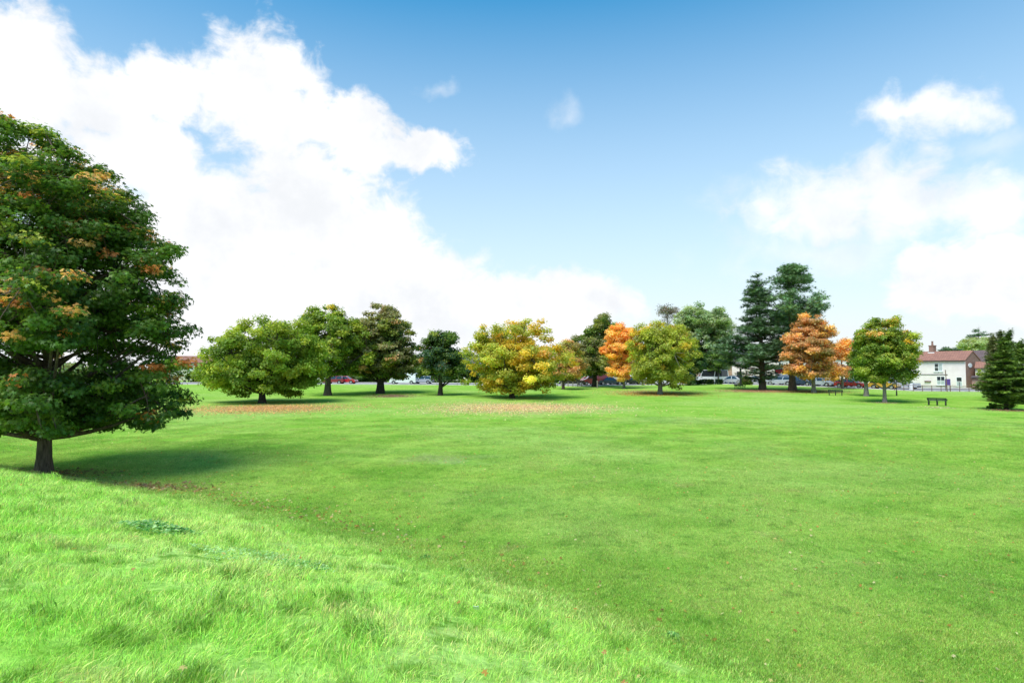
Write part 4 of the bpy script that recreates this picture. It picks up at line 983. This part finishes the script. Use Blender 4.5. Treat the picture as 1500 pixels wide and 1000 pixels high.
bench(1373, 593.5, 1.5, 172, M_BLUW, 'dark slatted bench nearest the right edge standing on open grass')
bench(1224, 579, 1.55, 176, M_GRNW, 'dark green bench between the rusty tree and the green maples')
bench(1084, 569.5, 1.6, 140, M_GRNW, 'small green bench on brown needles left of the left pine')

# ------------------------------------------------------------------ grass (ground cover), fallen leaves
def scatter(name, pts, rots, scl, var, tufts, label=None):
    me = bpy.data.meshes.new(name); me.vertices.add(len(pts)); me.vertices.foreach_set('co', np.asarray(pts, np.float32).ravel()); me.update()
    a = me.attributes.new('rot', 'FLOAT_VECTOR', 'POINT'); a.data.foreach_set('vector', np.asarray(rots, np.float32).ravel())
    a = me.attributes.new('scl', 'FLOAT', 'POINT'); a.data.foreach_set('value', np.asarray(scl, np.float32))
    a = me.attributes.new('var', 'INT', 'POINT'); a.data.foreach_set('value', np.asarray(var, np.int32))
    o = link(name, me); o['kind'] = 'stuff'
    ng = bpy.data.node_groups.new(name, 'GeometryNodeTree')
    ng.interface.new_socket('Geometry', in_out='INPUT', socket_type='NodeSocketGeometry'); ng.interface.new_socket('Geometry', in_out='OUTPUT', socket_type='NodeSocketGeometry')
    N = ng.nodes.new; Lk = ng.links.new
    gi = N('NodeGroupInput'); go = N('NodeGroupOutput'); jn = N('GeometryNodeJoinGeometry')
    def named(nm, t):
        q = N('GeometryNodeInputNamedAttribute'); q.data_type = t; q.inputs[0].default_value = nm
        return [s for s in q.outputs if s.enabled and s.name == 'Attribute'][0]
    r_ = named('rot', 'FLOAT_VECTOR'); s_ = named('scl', 'FLOAT'); v_ = named('var', 'INT')
    e2r = N('FunctionNodeEulerToRotation'); Lk(r_, e2r.inputs[0])
    for k, tf in enumerate(tufts):
        oi = N('GeometryNodeObjectInfo'); oi.inputs['Object'].default_value = tf; oi.transform_space = 'ORIGINAL'
        cp = N('FunctionNodeCompare'); cp.data_type = 'INT'; cp.operation = 'EQUAL'
        ins = [s for s in cp.inputs if s.enabled]; Lk(v_, ins[0]); ins[1].default_value = k
        ip = N('GeometryNodeInstanceOnPoints')
        Lk(gi.outputs[0], ip.inputs['Points']); Lk(cp.outputs[0], ip.inputs['Selection']); Lk(oi.outputs['Geometry'], ip.inputs['Instance'])
        Lk(e2r.outputs[0], ip.inputs['Rotation']); Lk(s_, ip.inputs['Scale']); Lk(ip.outputs[0], jn.inputs[0])
    Lk(jn.outputs[0], go.inputs[0])
    md = o.modifiers.new('scatter', 'NODES'); md.node_group = ng
    return o
def tuft(name, rad, nb, hmin, hmax, wd, m, seed, wind=(.5, -.2), curl=.6):
    rs = np.random.RandomState(seed); 
    r = rad * np.sqrt(rs.rand(nb)); a = rs.rand(nb) * 6.283
    B = np.stack([r * np.cos(a), r * np.sin(a), np.full(nb, -.01)], 1)
    h = rs.uniform(hmin, hmax, nb) * (.7 + .3 * np.cos(r / rad * 1.4)); w_ = wd * rs.uniform(.6, 1.3, nb)
    hd = rs.rand(nb) * 6.283; ln = np.stack([np.cos(hd), np.sin(hd)], 1) * rs.uniform(.1, curl, (nb, 1)) + np.array(wind) * rs.uniform(.3, 1.2, (nb, 1))
    sd = np.stack([-np.sin(hd + .6), np.cos(hd + .6), np.zeros(nb)], 1)
    V = []
    for k, t in enumerate((0, .38, .72, 1.0)):
        c = B + np.stack([ln[:, 0] * h * t * t, ln[:, 1] * h * t * t, h * (t - .38 * t * t * np.linalg.norm(ln, axis=1))], 1)
        ww = (w_ * (1, .85, .55, 0)[k] / 2)[:, None]
        if k < 3: V += [c - sd * ww, c + sd * ww]
        else: V += [c]
    V = np.stack(V, 1).reshape(-1, 3)
    f = np.array([0, 1, 3, 2, 2, 3, 5, 4, 4, 5, 6]); FL = (f[None] + 7 * np.arange(nb)[:, None]).ravel()
    br = rs.uniform(.45, 1.5, (nb, 1)); cols = br * np.array([[1, 1, 1]]) * (1 + rs.normal(0, .08, (nb, 3)))
    dry = rs.rand(nb) < .10; cols[dry] = np.array([2.0, 1.15, 2.0]) * rs.uniform(.7, 1.1, (dry.sum(), 1))
    me = np_mesh(name, V, FL, np.tile([4, 4, 3], nb), np.repeat(cols, 7, axis=0))
    return link(name, me, m, link_it=False)
M_BLADE = blade_material('grass_blades_long', (1.15, 1.1, 1.0), .035)
M_LAWN = blade_material('grass_blades_lawn', (1.2, 1.15, 1.15), .03)
rs = np.random.RandomState(5)
# long grass on the bank
def view_pts(n, y0, y1, seed, pw=1.0, margin=1.06):
    q = np.random.RandomState(seed); y = y0 + (y1 - y0) * q.rand(n) ** pw; t = q.uniform(-750 / F * margin, 750 / F * margin, n)
    keep = q.rand(n) < 1.01
    return np.stack([t * y, y], 1)[keep], q
LONG = [tuft('grass_tuft', .30, 290, (.05, .04, .06)[i], (.115, .095, .14)[i], .0055, M_BLADE, 100 + i, ((.3, -.3), (.15, .25), (.45, -.1))[i], 1.1) for i in range(3)]
P, q = view_pts(5200, 1.3, 21.5, 201, .62)
x, y = P[:, 0], P[:, 1]; br_ = bank_rel(x, y) + q.normal(0, .075, len(x)) + .05 * np.sin(x * 1.9) * np.sin(y * 2.3)
clump = .5 + .5 * np.sin(x * 2.1 + 2 * np.sin(y * 1.7)) * np.sin(y * 2.6 + 1.5 * np.sin(x * 1.3))
k = (br_ < .93); P = P[k]; x, y, br_, clump = x[k], y[k], br_[k], clump[k]
scl = (.62 + .65 * clump ** 1.5 + q.uniform(-.15, .25, len(x))) * np.interp(y, [2, 6, 20], [.85, 1.0, 1.5]) * np.interp(br_, [.7, .93], [1, .6])
scatter('long_grass', np.stack([x, y, Hf(x, y)], 1), np.stack([q.normal(0, .08, len(x)), q.normal(0, .08, len(x)), q.normal(.2, 1.3, len(x))], 1), scl, q.randint(0, 3, len(x)), LONG)
# short lawn grass beyond the toe of the bank
SHORT = [tuft('lawn_tuft', .5, 520, .022, .055, .005, M_LAWN, 110 + i, (.2, -.1), .9) for i in range(2)]
P, q = view_pts(11000, 4.5, 44, 202, 1.15)
x, y = P[:, 0], P[:, 1]; br_ = bank_rel(x, y)
k = (br_ > .86) & (q.rand(len(x)) < np.interp(y, [5, 20, 30, 44], [1.0, 1.0, .6, .12])); x, y = x[k], y[k]
scatter('lawn_grass', np.stack([x, y, Hf(x, y)], 1), np.stack([q.normal(0, .02, len(x)), q.normal(0, .02, len(x)), q.rand(len(x)) * 6.28], 1),
        np.interp(y, [5, 44], [1.0, 1.5]) * q.uniform(.75, 1.25, len(x)), q.randint(0, 2, len(x)), SHORT)
# clover and nettle leaves in the bank grass
def weeds(name, px, py, rx, ry, n, h, cols, ls, seed):
    q = np.random.RandomState(seed); g = ground(px, py)
    a = q.rand(n) * 6.28; r = np.sqrt(q.rand(n)) * (1 + .3 * np.sin(a * 3 + seed)); x = g.x + r * np.cos(a) * rx; y = g.y + r * np.sin(a) * ry
    z = Hf(x, y) + h * q.uniform(.35, 1.0, n) * (1.1 - .5 * r)
    C = np.stack([x, y, z], 1); N = q.normal(0, .35, (n, 3)) + [0, -.1, 1]
    c = np.array([GREEN[k] for k in cols])[q.randint(len(cols), size=n)] * q.uniform(.7, 1.3, (n, 1))
    o = link(name, leaves_mesh(name, C, N, ls * q.uniform(.6, 1.3, n), c, 'leaf', q), M_LEAF); o['kind'] = 'stuff'; return o
GREEN['clv'] = (.30, .52, .20); GREEN['clv2'] = (.44, .62, .30); GREEN['net'] = (.10, .30, .07)
weeds('nettle_patch', 232, 783, .5, .24, 750, .20, ('net', 'clv', 'clv', 'clv2'), .06, 301)
weeds('clover_patch', 380, 822, .9, .42, 700, .13, ('clv', 'clv2'), .035, 302)
weeds('clover_patch', 440, 835, .35, .25, 400, .13, ('clv', 'clv2', 'net'), .035, 303)
weeds('clover_patch', 625, 822, .10, .10, 140, .12, ('net', 'net', 'mid'), .05, 304)
weeds('clover_patch', 682, 840, .12, .12, 140, .10, ('net', 'clv'), .05, 305)
weeds('clover_patch', 985, 937, .10, .10, 110, .10, ('net', 'clv'), .05, 306)

def fallen():
    q = np.random.RandomState(77); X = []; S = []; Cc = []
    cl = np.array([(.62, .40, .10), (.55, .27, .07), (.66, .52, .22), (.45, .20, .07), (.70, .60, .34), (.34, .19, .09)])
    def put(x, y, s, c, lift):
        X.append(np.stack([x, y, Hf(x, y) + lift], 1)); S.append(s); Cc.append(c)
    n = 5200                                     # loose over the lawn, thinner with distance
    y = 6 + 62 * q.rand(n) ** 1.0; x = q.uniform(-.88, .88, n) * y
    k = (bank_rel(x, y) > .97) & (q.rand(n) < .45 + .55 * (np.sin(x * .5 + 1) * np.sin(y * .33) > 0)); x, y = x[k], y[k]; n = len(x)
    put(x, y, q.uniform(.05, .10, n) * np.interp(y, [6, 60], [.75, 1.15]), cl[q.randint(0, 5, n)] * q.uniform(.7, 1.15, (n, 1)), .035)
    n = 1700                                     # a band along the toe of the bank by the maple
    u = q.uniform(-26, -2, n); s = bank_toe(u) * (1 + abs(q.normal(0, .09, n))); keep = q.rand(n) < np.interp(u, [-26, -14, -9, -2], [1, .8, .3, .10])
    u, s = u[keep], s[keep]; x = .572 * s + .82 * u; y = .82 * s - .572 * u
    put(x, y, q.uniform(.05, .11, len(x)), cl[q.randint(0, 6, len(x))] * q.uniform(.5, 1.0, (len(x), 1)), .03)
    for cx, cy, rx, ry, st, col in LIT[:8] + LIT[9:13]:   # drifts under the trees
        n = int(min(24000, 62 * rx * ry * st * 3.1)); a = q.rand(n) * 6.28; r = abs(q.normal(0, .6, n))
        x = cx + rx * r * np.cos(a); y = cy + ry * r * np.sin(a)
        put(x, y, q.uniform(.08, .17, n), np.array(col)[None] * q.uniform(.6, 1.9, (n, 1)) * (1 + q.normal(0, .12, (n, 3))), .03)
    n = 60                                       # a few caught in the bank grass
    y = q.uniform(2.6, 12, n); x = q.uniform(-.8, .5, n) * y; k = bank_rel(x, y) < .95; x, y = x[k], y[k]
    put(x, y, q.uniform(.04, .075, len(x)), cl[q.randint(0, 4, len(x))], .12)
    C = np.concatenate(X); S = np.concatenate(S); Cc = np.concatenate(Cc)
    N = q.normal(0, .45, (len(C), 3)) + [0, -.25, 1]
    o = link('fallen_leaves', leaves_mesh('fallen_leaves', C, N, S, np.clip(Cc, .01, .9), 'maple', q), M_LEAF); o['kind'] = 'stuff'
fallen()
# a scrap of white paper in the bank grass
g = ground(697, 908); rsx = np.random.RandomState(4)
V = [(g.x + .05 * i - .05, g.y + .03 * j, g.z + .13 + .02 * rsx.rand() - .02 * j) for j in range(4) for i in range(3)]
pm = bpy.data.meshes.new('paper_scrap'); pm.from_pydata([(v[0] * .6 + g.x * .4, v[1], v[2]) for v in V], [], [(j * 3 + i, j * 3 + i + 1, j * 3 + i + 4, j * 3 + i + 3) for j in range(3) for i in range(2)])
ps_ = link('paper_scrap', pm, plain('paper', (.8, .8, .82), .7)); sm_ = ps_.modifiers.new('thickness', 'SOLIDIFY'); sm_.thickness = .002
tag(ps_, 'crumpled white paper scrap lying in the long grass of the bank', 'litter')
